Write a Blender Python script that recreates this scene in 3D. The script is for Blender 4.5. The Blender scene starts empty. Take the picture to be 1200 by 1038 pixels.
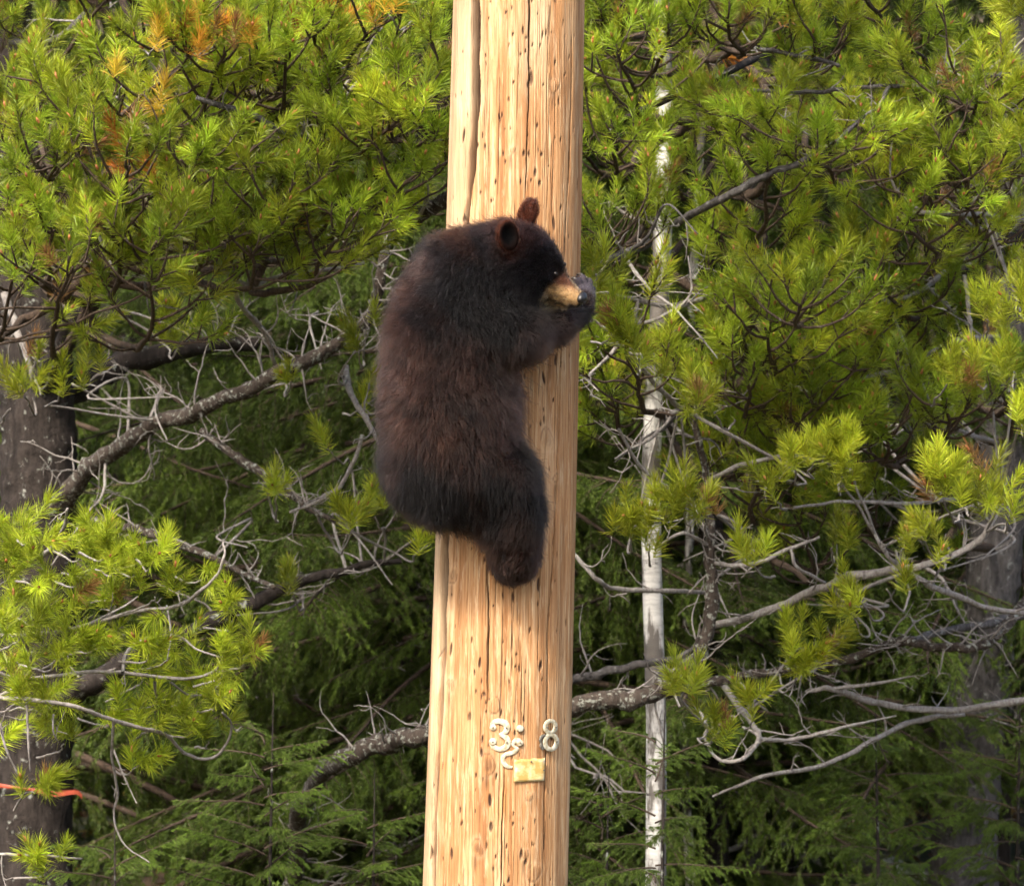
import bpy, math, random
import numpy as np
from mathutils import Vector, Matrix
from mathutils.kdtree import KDTree
from math import radians, sin, cos, pi

scene = bpy.context.scene
COL = scene.collection
rad = math.radians

# ---------------------------------------------------------------- camera
D = 14.0                      # metres from the camera to the pole
K = 2.556 / 1200.0            # metres per photograph pixel at the pole
ZC = 2.75                     # height of the lens
cam = bpy.data.cameras.new('camera')
cam.sensor_width = 36.0
cam.lens = 36.0 * D / 2.556
cam.clip_start = 0.1
cam.clip_end = 2000.0
cam.dof.use_dof = True
cam.dof.focus_distance = D - 0.25
cam.dof.aperture_fstop = 11.0
cam_o = bpy.data.objects.new('camera', cam)
COL.objects.link(cam_o)
cam_o.location = (0, -D, ZC)
cam_o.rotation_euler = (rad(90), 0, 0)
scene.camera = cam_o

# ---------------------------------------------------------------- sky and sun
SUN = np.array([-0.40, -0.80, 0.95]); SUN /= np.linalg.norm(SUN)
world = bpy.data.worlds.new('World'); scene.world = world
world.use_nodes = True
nt = world.node_tree
sky = nt.nodes.new('ShaderNodeTexSky')
sky.sky_type = 'NISHITA'; sky.sun_disc = False
sky.sun_elevation = math.asin(SUN[2]); sky.sun_rotation = math.atan2(SUN[0], SUN[1])
sky.dust_density = 5.0; sky.air_density = 1.0; sky.ozone_density = 1.0
bg = nt.nodes['Background']; bg.inputs['Strength'].default_value = 0.15
nt.links.new(sky.outputs[0], bg.inputs[0])
sl = bpy.data.lights.new('sun', 'SUN'); sl.energy = 2.6; sl.angle = rad(10); sl.color = (1.0, 0.93, 0.82)
so = bpy.data.objects.new('sun', sl); COL.objects.link(so)
so.rotation_euler = Vector(-SUN).to_track_quat('-Z', 'Y').to_euler()
so.location = (-6, -8, 14)
vs = scene.view_settings
scene.display_settings.display_device = 'sRGB'
vs.view_transform = 'Standard'; vs.look = 'None'; vs.exposure = 1.55; vs.gamma = 1.0; vs.use_curve_mapping = False
try:
    scene.cycles_curves.shape = 'RIBBONS'
    scene.cycles.adaptive_threshold = 0.04; scene.cycles.adaptive_min_samples = 20
    scene.cycles.max_bounces = 6; scene.cycles.diffuse_bounces = 3; scene.cycles.glossy_bounces = 2
    scene.cycles.transmission_bounces = 3; scene.cycles.transparent_max_bounces = 4
except Exception:
    pass

# ---------------------------------------------------------------- helpers
def at(px, py, y=0.0):
    """world point seen at photograph pixel (px, py), y metres behind the pole"""
    s = K * (D + y) / D
    return np.array([(px - 600.0) * s, y, ZC - (py - 519.0) * s])

def unit(v):
    v = np.asarray(v, float)
    return v / (np.linalg.norm(v, axis=-1, keepdims=True) + 1e-12)

class MB:
    """collects vertices, triangles and quads of ONE part"""
    def __init__(self):
        self.v = []; self.t = []; self.q = []; self.tm = []; self.qm = []; self.c = []; self.n = 0
    def add(self, v, tris=None, quads=None, col=None, mat=0):
        v = np.asarray(v, np.float32).reshape(-1, 3)
        if tris is not None and len(tris):
            tt = np.asarray(tris, np.int32).reshape(-1, 3) + self.n; self.t.append(tt); self.tm.append(np.full(len(tt), mat, np.int32))
        if quads is not None and len(quads):
            qq = np.asarray(quads, np.int32).reshape(-1, 4) + self.n; self.q.append(qq); self.qm.append(np.full(len(qq), mat, np.int32))
        if col is None: col = np.ones((len(v), 4), np.float32)
        col = np.asarray(col, np.float32)
        if col.ndim == 1: col = np.broadcast_to(col, (len(v), 4))
        self.c.append(col.reshape(-1, 4)); self.v.append(v); self.n += len(v)
    def mesh(self, name, mats, smooth=True):
        v = np.concatenate(self.v) if self.v else np.zeros((0, 3), np.float32)
        t = np.concatenate(self.t) if self.t else np.zeros((0, 3), np.int32)
        q = np.concatenate(self.q) if self.q else np.zeros((0, 4), np.int32)
        mi = np.concatenate(self.tm + self.qm) if (self.tm or self.qm) else np.zeros(0, np.int32)
        me = bpy.data.meshes.new(name)
        me.vertices.add(len(v)); me.vertices.foreach_set('co', v.ravel())
        nl = 3 * len(t) + 4 * len(q)
        me.loops.add(nl); me.loops.foreach_set('vertex_index', np.concatenate([t.ravel(), q.ravel()]).astype(np.int32))
        me.polygons.add(len(t) + len(q))
        me.polygons.foreach_set('loop_start', np.concatenate([np.arange(len(t)) * 3, 3 * len(t) + np.arange(len(q)) * 4]).astype(np.int32))
        for m in (mats if isinstance(mats, (list, tuple)) else [mats]): me.materials.append(m)
        me.polygons.foreach_set('material_index', mi)
        me.polygons.foreach_set('use_smooth', np.full(len(t) + len(q), smooth))
        a = me.color_attributes.new('col', 'FLOAT_COLOR', 'POINT')
        a.data.foreach_set('color', np.concatenate(self.c).astype(np.float32).ravel())
        me.update(calc_edges=True)
        return me
    def build(self, name, mats, parent=None, smooth=True):
        return link(name, self.mesh(name, mats, smooth), parent)

def link(name, data, parent=None):
    o = bpy.data.objects.new(name, data); COL.objects.link(o)
    if parent is not None:
        o.parent = parent
        o.matrix_parent_inverse = Matrix.Translation(-world_loc(parent))
    return o
def world_loc(o):
    l = Vector(o.location)
    if o.parent is not None: l = l + world_loc(o.parent) + o.matrix_parent_inverse.translation
    return l
def thing(name, label, cat, loc=(0, 0, 0), group=None):
    o = bpy.data.objects.new(name, None); COL.objects.link(o); o.location = Vector([float(c) for c in loc]); o.empty_display_size = 0.1
    return tag(o, label, cat, group)
def tag(o, label=None, cat=None, group=None, kind=None):
    if label: o['label'] = label
    if cat: o['category'] = cat
    if group: o['group'] = group
    if kind: o['kind'] = kind
    return o

def catmull(pts, per=6):
    pts = np.asarray(pts, float)
    P = np.vstack([2 * pts[0] - pts[1], pts, 2 * pts[-1] - pts[-2]])
    out = []
    for i in range(len(pts) - 1):
        p0, p1, p2, p3 = P[i:i + 4]
        for s in np.linspace(0, 1, per, endpoint=False):
            out.append(0.5 * ((2 * p1) + (-p0 + p2) * s + (2 * p0 - 5 * p1 + 4 * p2 - p3) * s * s + (-p0 + 3 * p1 - 3 * p2 + p3) * s ** 3))
    out.append(pts[-1])
    return np.array(out)

def tube(mb, path, radii, n=6, col=None, mat=0, rough=0.0, rng=None, cap=True):
    path = np.asarray(path, float); m = len(path)
    if np.isscalar(radii): radii = np.full(m, radii)
    radii = np.asarray(radii, float)
    if len(radii) != m: radii = np.interp(np.linspace(0, 1, m), np.linspace(0, 1, len(radii)), radii)
    T = unit(np.gradient(path, axis=0))
    ref = np.array([0, 0, 1.0]) if abs(T[0][2]) < 0.9 else np.array([1.0, 0, 0])
    U = np.zeros((m, 3)); u = unit(ref - T[0] * np.dot(ref, T[0]))
    for i in range(m):
        u = unit(u - T[i] * np.dot(u, T[i])); U[i] = u
    V = np.cross(T, U)
    a = np.linspace(0, 2 * pi, n, endpoint=False)
    r = np.repeat(radii[:, None], n, 1)
    if rough and rng is not None: r = r * (1 + rough * rng.standard_normal((m, n)))
    v = path[:, None, :] + r[..., None] * (np.cos(a)[None, :, None] * U[:, None, :] + np.sin(a)[None, :, None] * V[:, None, :])
    i = np.arange(m - 1)[:, None] * n; j = np.arange(n)[None, :]; j2 = (j + 1) % n
    q = np.stack([i + j, i + j2, i + n + j2, i + n + j], -1).reshape(-1, 4)
    v = v.reshape(-1, 3); t = None
    if cap:
        v = np.vstack([v, path[-1] + T[-1] * radii[-1] * 0.6])
        base = (m - 1) * n; t = [[base + k, base + (k + 1) % n, len(v) - 1] for k in range(n)]
    mb.add(v, t, q, col, mat)

def wobble(path, amp, rng):
    """irregular bends on a polyline, none at its root"""
    p = np.array(path, float); m = len(p)
    n = rng.standard_normal((m, 3)); k = np.array([.25, .5, .25])
    for c in range(3): n[:, c] = np.convolve(np.pad(n[:, c], 1, 'edge'), k, 'valid')
    return p + n * amp * np.minimum(1, np.arange(m) / 3.0)[:, None]

def frame(A):
    ref = np.where(np.abs(A[..., 2:3]) < 0.9, np.array([0, 0, 1.0]), np.array([1.0, 0, 0]))
    U = unit(np.cross(A, ref)); return U, np.cross(A, U)

def needles(mb, P, A, L, n, nl, width, th0, th1, col, rng, simple=False, mat=0, droop=0.10, jit=0.18):
    """brush of n needles on each of the shoots that start at P along A over length L"""
    P = np.asarray(P, float).reshape(-1, 3); T = len(P)
    A = unit(np.asarray(A, float).reshape(-1, 3)); L = np.broadcast_to(np.asarray(L, float), (T,)); nl = np.broadcast_to(np.asarray(nl, float), (T,))
    col = np.asarray(col, float).reshape(-1, 3); col = np.broadcast_to(col, (T, 3))
    U, V = frame(A)
    t = rng.random((T, n)) ** 0.85
    base = P[:, None] + A[:, None] * (L[:, None] * t)[..., None]
    ph = rng.random((T, n)) * 2 * pi
    th = np.radians(th0 + (th1 - th0) * t + rng.standard_normal((T, n)) * 9)
    d = A[:, None] * np.cos(th)[..., None] + (U[:, None] * np.cos(ph)[..., None] + V[:, None] * np.sin(ph)[..., None]) * np.sin(th)[..., None]
    ln = (nl[:, None] * (0.7 + 0.4 * rng.random((T, n))))[..., None]
    side = unit(np.cross(d, rng.standard_normal((T, n, 3)))) * width * 0.5
    g = np.array([0, 0, -1.0])
    tip = base + d * ln + A[:, None] * ln * 0.10 + g * ln * droop + rng.standard_normal((T, n, 3)) * ln * 0.05
    c3 = col[:, None] * (1 + jit * rng.standard_normal((T, n, 1))) * (1 + 0.05 * rng.standard_normal((T, n, 3)))
    c3 = np.clip(c3, 0.004, 0.9)
    k = np.arange(T * n)
    if simple:
        v = np.stack([base - side, base + side, tip], 2).reshape(-1, 3)
        c = np.repeat(c3.reshape(-1, 3), 3, 0)
        mb.add(v, np.stack([k * 3, k * 3 + 1, k * 3 + 2], -1), None, np.hstack([c, np.ones((len(c), 1))]), mat)
    else:
        mid = base + d * ln * 0.52
        v = np.stack([base - side * .7, base + side * .7, mid + side, mid - side, tip], 2).reshape(-1, 3)
        c = np.repeat(c3.reshape(-1, 3), 5, 0)
        mb.add(v, np.stack([k * 5 + 3, k * 5 + 2, k * 5 + 4], -1), np.stack([k * 5, k * 5 + 1, k * 5 + 2, k * 5 + 3], -1), np.hstack([c, np.ones((len(c), 1))]), mat)

# ---------------------------------------------------------------- materials
def mat(name):
    m = bpy.data.materials.new(name); m.use_nodes = True
    n = m.node_tree; n.nodes.clear()
    out = n.nodes.new('ShaderNodeOutputMaterial'); b = n.nodes.new('ShaderNodeBsdfPrincipled')
    n.links.new(b.outputs[0], out.inputs[0])
    return m, n, b, out
def N(n, typ, **kw):
    x = n.nodes.new(typ)
    for k, v in kw.items():
        if k.startswith('i_'):
            x.inputs[k[2:].replace('_', ' ')].default_value = v
        else: setattr(x, k, v)
    return x
def ramp(n, src, stops):
    r = n.nodes.new('ShaderNodeValToRGB'); e = r.color_ramp.elements
    while len(e) < len(stops): e.new(0.5)
    for k, (p, c) in enumerate(stops):
        e[k].position = p; e[k].color = (c[0], c[1], c[2], 1) if not np.isscalar(c) else (c, c, c, 1)
    n.links.new(src, r.inputs[0]); return r.outputs[0]
def mixc(n, f, a, b, mode='MIX'):
    x = n.nodes.new('ShaderNodeMix'); x.data_type = 'RGBA'; x.blend_type = mode
    for s, val in ((0, f), (6, a), (7, b)):
        if hasattr(val, 'is_linked') or hasattr(val, 'links'): n.links.new(val, x.inputs[s])
        else: x.inputs[s].default_value = val if s == 0 else (val[0], val[1], val[2], 1)
    return x.outputs[2]
def coords(n, scale, kind='Object'):
    tc = n.nodes.new('ShaderNodeTexCoord'); mp = n.nodes.new('ShaderNodeMapping')
    mp.inputs['Scale'].default_value = scale
    n.links.new(tc.outputs[kind], mp.inputs[0]); return mp.outputs[0]
def noise(n, vec, scale, detail=4, rough=0.55):
    x = n.nodes.new('ShaderNodeTexNoise'); x.inputs['Scale'].default_value = scale; x.inputs['Detail'].default_value = detail
    x.inputs['Roughness'].default_value = rough; n.links.new(vec, x.inputs[0]); return x.outputs[0]
def bump(n, h, b, strength=0.5, dist=0.01):
    x = n.nodes.new('ShaderNodeBump'); x.inputs['Strength'].default_value = strength; x.inputs['Distance'].default_value = dist
    n.links.new(h, x.inputs['Height']); n.links.new(x.outputs[0], b.inputs['Normal'])

def leaf_mat(name, trans=0.3, rough=0.45, gain=1.0):
    m, n, b, out = mat(name)
    a = N(n, 'ShaderNodeAttribute', attribute_name='col')
    oi = n.nodes.new('ShaderNodeObjectInfo')
    h = n.nodes.new('ShaderNodeHueSaturation')
    r = n.nodes.new('ShaderNodeMapRange'); r.inputs[3].default_value = 0.75 * gain; r.inputs[4].default_value = 1.2 * gain
    n.links.new(oi.outputs['Random'], r.inputs[0]); n.links.new(r.outputs[0], h.inputs['Value']); n.links.new(a.outputs[0], h.inputs['Color'])
    n.links.new(h.outputs[0], b.inputs['Base Color']); b.inputs['Roughness'].default_value = rough
    b.inputs['Specular IOR Level'].default_value = 0.35
    t = n.nodes.new('ShaderNodeBsdfTranslucent'); n.links.new(h.outputs[0], t.inputs[0])
    mx = n.nodes.new('ShaderNodeMixShader'); mx.inputs[0].default_value = trans
    n.links.new(b.outputs[0], mx.inputs[1]); n.links.new(t.outputs[0], mx.inputs[2]); n.links.new(mx.outputs[0], out.inputs[0])
    return m
def bark_mat(name, dark, light, lichen, amount, scale=1.0, bs=0.8):
    m, n, b, out = mat(name)
    v = coords(n, (14 * scale, 14 * scale, 4 * scale)); v2 = coords(n, (1, 1, 1))
    f = noise(n, v, 3.0, 6, 0.65)
    c = ramp(n, f, [(0.3, dark), (0.62, light)])
    l = noise(n, v2, 26 * scale, 5, 0.7)
    lm = ramp(n, l, [(0.62 - amount * 0.3, 0.0), (0.70 - amount * 0.3, 1.0)])
    fine = noise(n, v2, 160 * scale, 2)
    lc = mixc(n, fine, tuple(x * 0.55 for x in lichen), lichen)
    c2 = mixc(n, lm, c, lc)
    n.links.new(c2, b.inputs['Base Color']); b.inputs['Roughness'].default_value = 0.9; b.inputs['Specular IOR Level'].default_value = 0.15
    ad = n.nodes.new('ShaderNodeMath'); n.links.new(f, ad.inputs[0]); n.links.new(l, ad.inputs[1])
    bump(n, ad.outputs[0], b, bs, 0.012)
    return m
M = {}
M['pine'] = leaf_mat('pine_needles', 0.42, 0.42)
M['spruce'] = leaf_mat('spruce_needles', 0.35, 0.5)
M['leaf'] = leaf_mat('broad_leaves', 0.35, 0.5)
M['bark'] = bark_mat('bark_dark', (0.009, 0.007, 0.006), (0.034, 0.027, 0.023), (0.30, 0.31, 0.27), 0.05)
M['bark_lichen'] = bark_mat('bark_with_lichen', (0.02, 0.015, 0.012), (0.075, 0.058, 0.046), (0.34, 0.35, 0.30), 0.27, 2.2)
M['bark_grey'] = bark_mat('bark_grey', (0.030, 0.027, 0.026), (0.105, 0.095, 0.090), (0.26, 0.26, 0.24), 0.12, 1.3)
M['twig_dead'] = bark_mat('dead_twig', (0.10, 0.085, 0.075), (0.26, 0.235, 0.215), (0.36, 0.36, 0.33), 0.2, 3.0, 0.4)
M['twig'] = bark_mat('live_twig', (0.022, 0.015, 0.011), (0.08, 0.056, 0.040), (0.3, 0.29, 0.25), 0.03, 3.0, 0.4)
# ================================================================ the pole
rng = np.random.default_rng(5)
def pole_axis(z):
    """centre x and radius of the pole at height z"""
    py = 519.0 - (z - ZC) / K
    s = py / 1038.0
    return (608.0 - 27.0 * s - 600.0) * K, (76.0 + 8.0 * s) * K
def pole_theta(px, py):
    z = ZC - (py - 519.0) * K
    cx, r = pole_axis(z)
    return np.arcsin(np.clip(((px - 600.0) * K - cx) / r, -0.999, 0.999)), z
def pole_point(px, py, off=0.0):
    """point on the pole's skin under a photograph pixel, off metres proud of it"""
    th, z = pole_theta(px, py); cx, r = pole_axis(z)
    return np.array([cx + (r + off) * np.sin(th), -(r + off) * np.cos(th), z])

zt, zb = ZC + 519 * K + 0.12, ZC - 519 * K - 0.12
zs = np.concatenate([np.linspace(-0.6, zb, 18)[:-1], np.arange(zb, zt, 0.005), np.linspace(zt, 9.5, 40)])
ths = np.concatenate([np.linspace(-rad(102), rad(102), 440), np.linspace(rad(102), rad(258), 46)[1:-1]])
TH, Z = np.meshgrid(ths, zs)
CX, R = pole_axis(Z)
arc = TH * R
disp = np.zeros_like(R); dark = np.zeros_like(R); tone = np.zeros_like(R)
# broad unevenness of the shaved trunk
disp += 0.0022 * np.sin(TH * 3 + 0.6 * Z + 1) + 0.0016 * np.sin(TH * 7 - 1.1 * Z) + 0.0009 * np.sin(TH * 17 + 2.2 * Z)
def line_theta(pts):
    """a check that follows these photograph pixels: theta as a function of height"""
    a = np.array([pole_theta(x, y) for x, y in pts]); o = np.argsort(a[:, 1])
    return lambda z: np.interp(z, a[o, 1], a[o, 0])
CH = [([(561, -60), (559, 60), (554, 175), (549, 260), (536, 430), (523, 640), (519, 740), (515, 830), (511, 941), (506, 1090)], 0.0100, 0.036, -60, 1095),
      ([(622, -60), (620, 90), (618, 150), (615, 238), (610, 330), (604, 480), (598, 590)], 0.0032, 0.016, -60, 560),
      ([(671, 20), (667, 190), (660, 330), (654, 500), (650, 640), (642, 743), (641, 840), (639, 941), (636, 1090)], 0.0036, 0.018, 40, 1090),
      ([(573, 640), (573, 710), (571, 815), (569, 850)], 0.0027, 0.014, 640, 845),
      ([(592, 870), (590, 940), (586, 1090)], 0.0027, 0.014, 885, 1090),
      ([(600, 690), (599, 800), (598, 830)], 0.0012, 0.006, 690, 830),
      ([(612, 740), (610, 880)], 0.0011, 0.006, 745, 870),
      ([(588, -60), (585, 150), (583, 260)], 0.0010, 0.005, 60, 255),
      ([(646, -60), (643, 200), (637, 330)], 0.0010, 0.005, -60, 300),
      ([(648, 330), (641, 460), (634, 640), (628, 800)], 0.0011, 0.006, 350, 800),
      ([(533, 40), (530, 200), (524, 300)], 0.0014, 0.007, 30, 240),
      ([(520, 640), (512, 830), (503, 1060)], 0.0012, 0.005, 720, 1060)]
for k in range(64):
    x0 = rng.uniform(540, 675); y0 = rng.uniform(-60, 950); l = rng.uniform(80, 330)
    CH.append(([(x0, y0), (x0 - 0.026 * l + rng.normal() * 1.2, y0 + l)], rng.uniform(0.0006, 0.0011), rng.uniform(0.002, 0.005), y0, y0 + l))
for pts, w, dep, y0, y1 in CH:
    f = line_theta(pts); z1, z0 = ZC - (y0 - 519) * K, ZC - (y1 - 519) * K
    zrow = zs[:, None]
    wig = (0.0016 + (.0035 if w > .004 else 0)) * np.sin(zrow * 9 + x0) + 0.0008 * np.sin(zrow * 31 + y0) + 0.0005 * np.sin(zrow * 83)
    e = np.clip((zrow - z0) / 0.12, 0, 1) * np.clip((z1 - zrow) / 0.12, 0, 1)
    wv = w / np.maximum(.35, np.cos(f(zrow))) ** (1.0 if w > .004 else 0) * (0.75 + 0.3 * np.sin(zrow * 5 + y1) + 0.12 * np.sin(zrow * 37)) * np.sqrt(e) + 1e-5
    d = np.abs((TH - f(zrow)) * R - wig * min(1, w / 0.003))
    g = np.clip(1 - d / wv, 0, 1)
    disp -= dep * e * np.clip(g * (2.6 if w > .004 else 1.6), 0, 1)
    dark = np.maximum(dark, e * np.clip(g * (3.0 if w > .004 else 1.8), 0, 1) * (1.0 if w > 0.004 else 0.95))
# the sprung strip left of the big check stands a little proud
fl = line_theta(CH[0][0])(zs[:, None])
disp += 0.004 * np.clip((fl - TH) / 0.06, 0, 1) * (TH < fl)
# climbing-iron holes
for k in range(340):
    px = np.clip(rng.normal(602, 48), 506, 680); py = rng.uniform(-50, 1080)
    th, z = pole_theta(px - 0.026 * (py - 519), py)
    big = rng.random()
    w = rng.uniform(0.0012, 0.0025) + (0.0018 if big > 0.86 else 0); h = w * rng.uniform(1.3, 4.2)
    j = np.where(np.abs(zs - z) < h * 1.8 + 0.006)[0]
    if not len(j): continue
    sl_ = slice(j[0], j[-1] + 1)
    dx = (TH[sl_] - th) * R[sl_]; dz = Z[sl_] - z
    dx = dx - dz * rng.normal() * 0.12
    q = np.clip(1.35 - np.sqrt((dx / w) ** 2 + (dz / h) ** 2), 0, 1)
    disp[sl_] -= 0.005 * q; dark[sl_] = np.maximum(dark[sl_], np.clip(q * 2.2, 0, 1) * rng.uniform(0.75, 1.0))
# knots: (px, py, radius px, 0 pale / 1 grey)
for px, py, rp, g in [(641, 515, 10, .25), (531, 673, 8, .55), (528, 800, 6, .7), (580, 823, 7, .2), (573, 891, 9, .8), (560, 987, 7, .8), (620, 928, 5, .1),
                      (626, 1016, 9, .15), (615, 995, 5, .6), (652, 560, 5, .4), (560, 60, 4, .5), (650, 105, 6, .4), (600, 180, 4, .5), (660, 430, 5, .2)]:
    th, z = pole_theta(px, py); r0 = rp * K
    ang_ = np.arctan2(Z - z, (TH - th) * R); d = np.sqrt(((TH - th) * R) ** 2 + ((Z - z) / 1.3) ** 2) * (1 + .16 * np.sin(2 * ang_ + px) + .10 * np.sin(3 * ang_ + py))
    disp += 0.0025 * np.exp(-(d / (r0 * 1.1)) ** 2) - 0.0010 * np.exp(-((d - r0) / 0.0022) ** 2)
    dark = np.maximum(dark, np.clip(.15 + g, 0, .8) * np.clip((r0 * 0.8 - d) / 0.008, 0, 1) * (.55 + .22 * np.sin(d * 2300))); dark = np.maximum(dark, .5 * np.exp(-((d - r0 * .9) / .0015) ** 2) * (np.sin(ang_ + px) > -.3))
    tone = np.maximum(tone, np.exp(-((d - r0 * 1.15) / (0.004)) ** 2) * 0.12)
    # the dark streak that runs down from it
    if g > 0.3:
        st = np.exp(-(((TH - th) * R + 0.004) / 0.004) ** 2) * np.clip((z - r0 - Z) / 0.008, 0, 1) * np.clip((Z - (z - r0 - 0.05)) / 0.02, 0, 1)
        dark = np.maximum(dark, 0.55 * st)
Rr = R + disp
V_ = np.stack([CX + Rr * np.sin(TH), -Rr * np.cos(TH), Z], -1).reshape(-1, 3)
nc, nr = len(ths), len(zs)
i = np.arange(nr - 1)[:, None] * nc; j = np.arange(nc)[None]; j2 = (j + 1) % nc
Q = np.stack([i + j, i + j2, i + nc + j2, i + nc + j], -1).reshape(-1, 4)
pale = np.clip((fl + .16 - TH) / .25, 0, 1) * (TH < 1.7)  # left side of the shaft: brighter light painted in as paler wood
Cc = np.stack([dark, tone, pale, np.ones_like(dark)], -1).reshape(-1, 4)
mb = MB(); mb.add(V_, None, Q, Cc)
top = V_.reshape(nr, nc, 3)[-1]; ctr = top.mean(0)
mb.add(np.vstack([top, ctr]), [[k, (k + 1) % nc, nc] for k in range(nc)])

m, n, b, out = mat('pole_wood')
v = coords(n, (46, 46, 0.9)); v2 = coords(n, (260, 260, 5.0)); v3 = coords(n, (5, 5, 1.3))
f1 = noise(n, v, 1.0, 5, 0.6); f2 = noise(n, v2, 1.0, 4, 0.6); f3 = noise(n, v3, 1.0, 3)
c = ramp(n, f1, [(0.30, (0.20, 0.086, 0.032)), (0.44, (0.36, 0.182, 0.075)), (0.56, (0.45, 0.262, 0.122)), (0.70, (0.54, 0.36, 0.20))])
c = mixc(n, ramp(n, f2, [(0.36, 0.9), (0.46, 0.35), (0.56, 0.0)]), c, (0.20, 0.085, 0.028))
c = mixc(n, ramp(n, f3, [(0.54, 0.0), (0.74, 0.6)]), c, (0.68, 0.53, 0.33))
v4 = coords(n, (16, 16, 2.2))
c = mixc(n, ramp(n, noise(n, v4, 1.0, 3), [(0.62, 0.0), (0.72, 0.55)]), c, (0.50, 0.20, 0.045))
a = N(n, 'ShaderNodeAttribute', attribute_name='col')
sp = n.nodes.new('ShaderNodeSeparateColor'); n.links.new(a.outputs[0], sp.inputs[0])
c = mixc(n, ramp(n, noise(n, coords(n, (120, 120, 14)), 1.0, 4, .7), [(0.40, 0.45), (0.52, 0.0), (0.60, 0.0)]), c, (0.30, 0.14, 0.05))
c = mixc(n, ramp(n, noise(n, coords(n, (90, 90, 8)), 1.0, 4, .7), [(0.54, 0.0), (0.68, 0.5)]), c, (0.66, 0.50, 0.30))
c = mixc(n, sp.outputs[1], c, (0.62, 0.47, 0.30))
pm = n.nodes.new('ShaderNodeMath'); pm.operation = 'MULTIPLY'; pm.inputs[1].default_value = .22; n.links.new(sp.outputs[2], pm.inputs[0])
c = mixc(n, pm.outputs[0], c, (0.76, 0.62, 0.43))  # mixes the painted brightness of the left side into the wood
sd = noise(n, coords(n, (70, 70, 1.6)), 1.0, 4); c = mixc(n, ramp(n, sd, [(0.64, 0.0), (0.70, 0.6)]), c, (0.50, 0.22, 0.07))
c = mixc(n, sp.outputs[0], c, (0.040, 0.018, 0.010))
n.links.new(c, b.inputs['Base Color']); b.inputs['Roughness'].default_value = 0.72; b.inputs['Specular IOR Level'].default_value = 0.25
ad = n.nodes.new('ShaderNodeMath'); n.links.new(f1, ad.inputs[0]); n.links.new(f2, ad.inputs[1])
bump(n, ad.outputs[0], b, 0.75, 0.005)
pole = thing('utility_pole', 'tall weathered tan wooden utility pole, cracked and pitted, that the bear clings to', 'utility pole', (pole_axis(0)[0], 0, 0))
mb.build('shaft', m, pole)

# ---- nailed number digits and plate
m, n, b, out = mat('digit_metal')
v = coords(n, (1, 1, 1)); f = noise(n, v, 90, 4)
n.links.new(ramp(n, f, [(0.35, (0.30, 0.24, 0.14)), (0.5, (0.46, 0.41, 0.29)), (0.7, (0.56, 0.53, 0.43))]), b.inputs['Base Color'])
b.inputs['Roughness'].default_value = 0.45; b.inputs['Metallic'].default_value = 0.15; bump(n, f, b, 0.15, 0.002); M['digit'] = m
m, n, b, out = mat('plate_metal')
v = coords(n, (1, 1, 1)); f = noise(n, v, 38, 4); f2 = noise(n, coords(n, (30, 30, 160)), 1.0, 3)
c = ramp(n, f, [(0.40, (0.42, 0.26, 0.07)), (0.50, (0.52, 0.39, 0.17)), (0.62, (0.58, 0.50, 0.33))])
c = mixc(n, ramp(n, f2, [(0.56, 0.0), (0.68, 0.5)]), c, (0.50, 0.27, 0.06))
n.links.new(c, b.inputs['Base Color']); b.inputs['Roughness'].default_value = 0.5; M['plate'] = m
m, n, b, out = mat('nail_steel'); b.inputs['Base Color'].default_value = (0.16, 0.14, 0.11, 1); b.inputs['Metallic'].default_value = 0.6; b.inputs['Roughness'].default_value = 0.55; M['nail'] = m
def cpx(x, y): return 560 + x / 9.436, 820 + y / 9.436      # close-up pixels of the digits to photograph pixels
def stroke(mb, pts, widths, thick=0.0024, closed=False):
    """flat rounded strap of metal that follows the pole's skin"""
    if closed:
        pts = np.array(pts, float)
    else:
        pts = catmull(np.array(pts, float), 6)
    m_ = len(pts); w = np.interp(np.linspace(0, 1, m_), np.linspace(0, 1, len(widths)), widths)
    T = np.roll(pts, -1, 0) - np.roll(pts, 1, 0) if closed else np.gradient(pts, axis=0)
    T = unit(T); Nn = np.stack([-T[:, 1], T[:, 0]], -1)
    prof = [(-1.12, 0.0), (-1.08, 0.7), (-0.9, 1.0), (0.9, 1.0), (1.08, 0.7), (1.12, 0.0)]
    v = [pole_point(*cpx(*(pts[i] + Nn[i] * p * w[i] / 2)), off=-0.001 + thick * h + 0.002) for i in range(m_) for p, h in prof]
    n_ = len(prof); q = []
    for i in range(m_ if closed else m_ - 1):
        for j in range(n_ - 1):
            i2 = (i + 1) % m_
            q.append([i * n_ + j, i2 * n_ + j, i2 * n_ + j + 1, i * n_ + j + 1])
    mb.add(v, None, q)
def disc(mb, x, y, r, h0=0.001, h1=0.006, n_=14):
    v = []
    for rr, h in ((1.0, h0), (0.95, h1 * 0.8), (0.7, h1)):
        for a_ in np.linspace(0, 2 * pi, n_, endpoint=False): v.append(pole_point(*cpx(x + r * rr * cos(a_), y + r * rr * sin(a_)), off=h))
    v.append(pole_point(*cpx(x, y), off=h1)); q = []; t = []
    for k in range(n_):
        for L_ in range(2): q.append([L_ * n_ + k, L_ * n_ + (k + 1) % n_, (L_ + 1) * n_ + (k + 1) % n_, (L_ + 1) * n_ + k])
        t.append([2 * n_ + k, 2 * n_ + (k + 1) % n_, 3 * n_])
    mb.add(v, t, q)
def ring(cx, cy, rx, ry, n_=28): return [(cx + rx * cos(a_), cy + ry * sin(a_)) for a_ in np.linspace(0, 2 * pi, n_, endpoint=False)]
def nails(parent, spots, r=10):
    for x, y in spots:
        mb = MB(); disc(mb, x, y, r, 0.004, 0.0078, 8); mb.build('nail', M['nail'], parent)
mb = MB()
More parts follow.
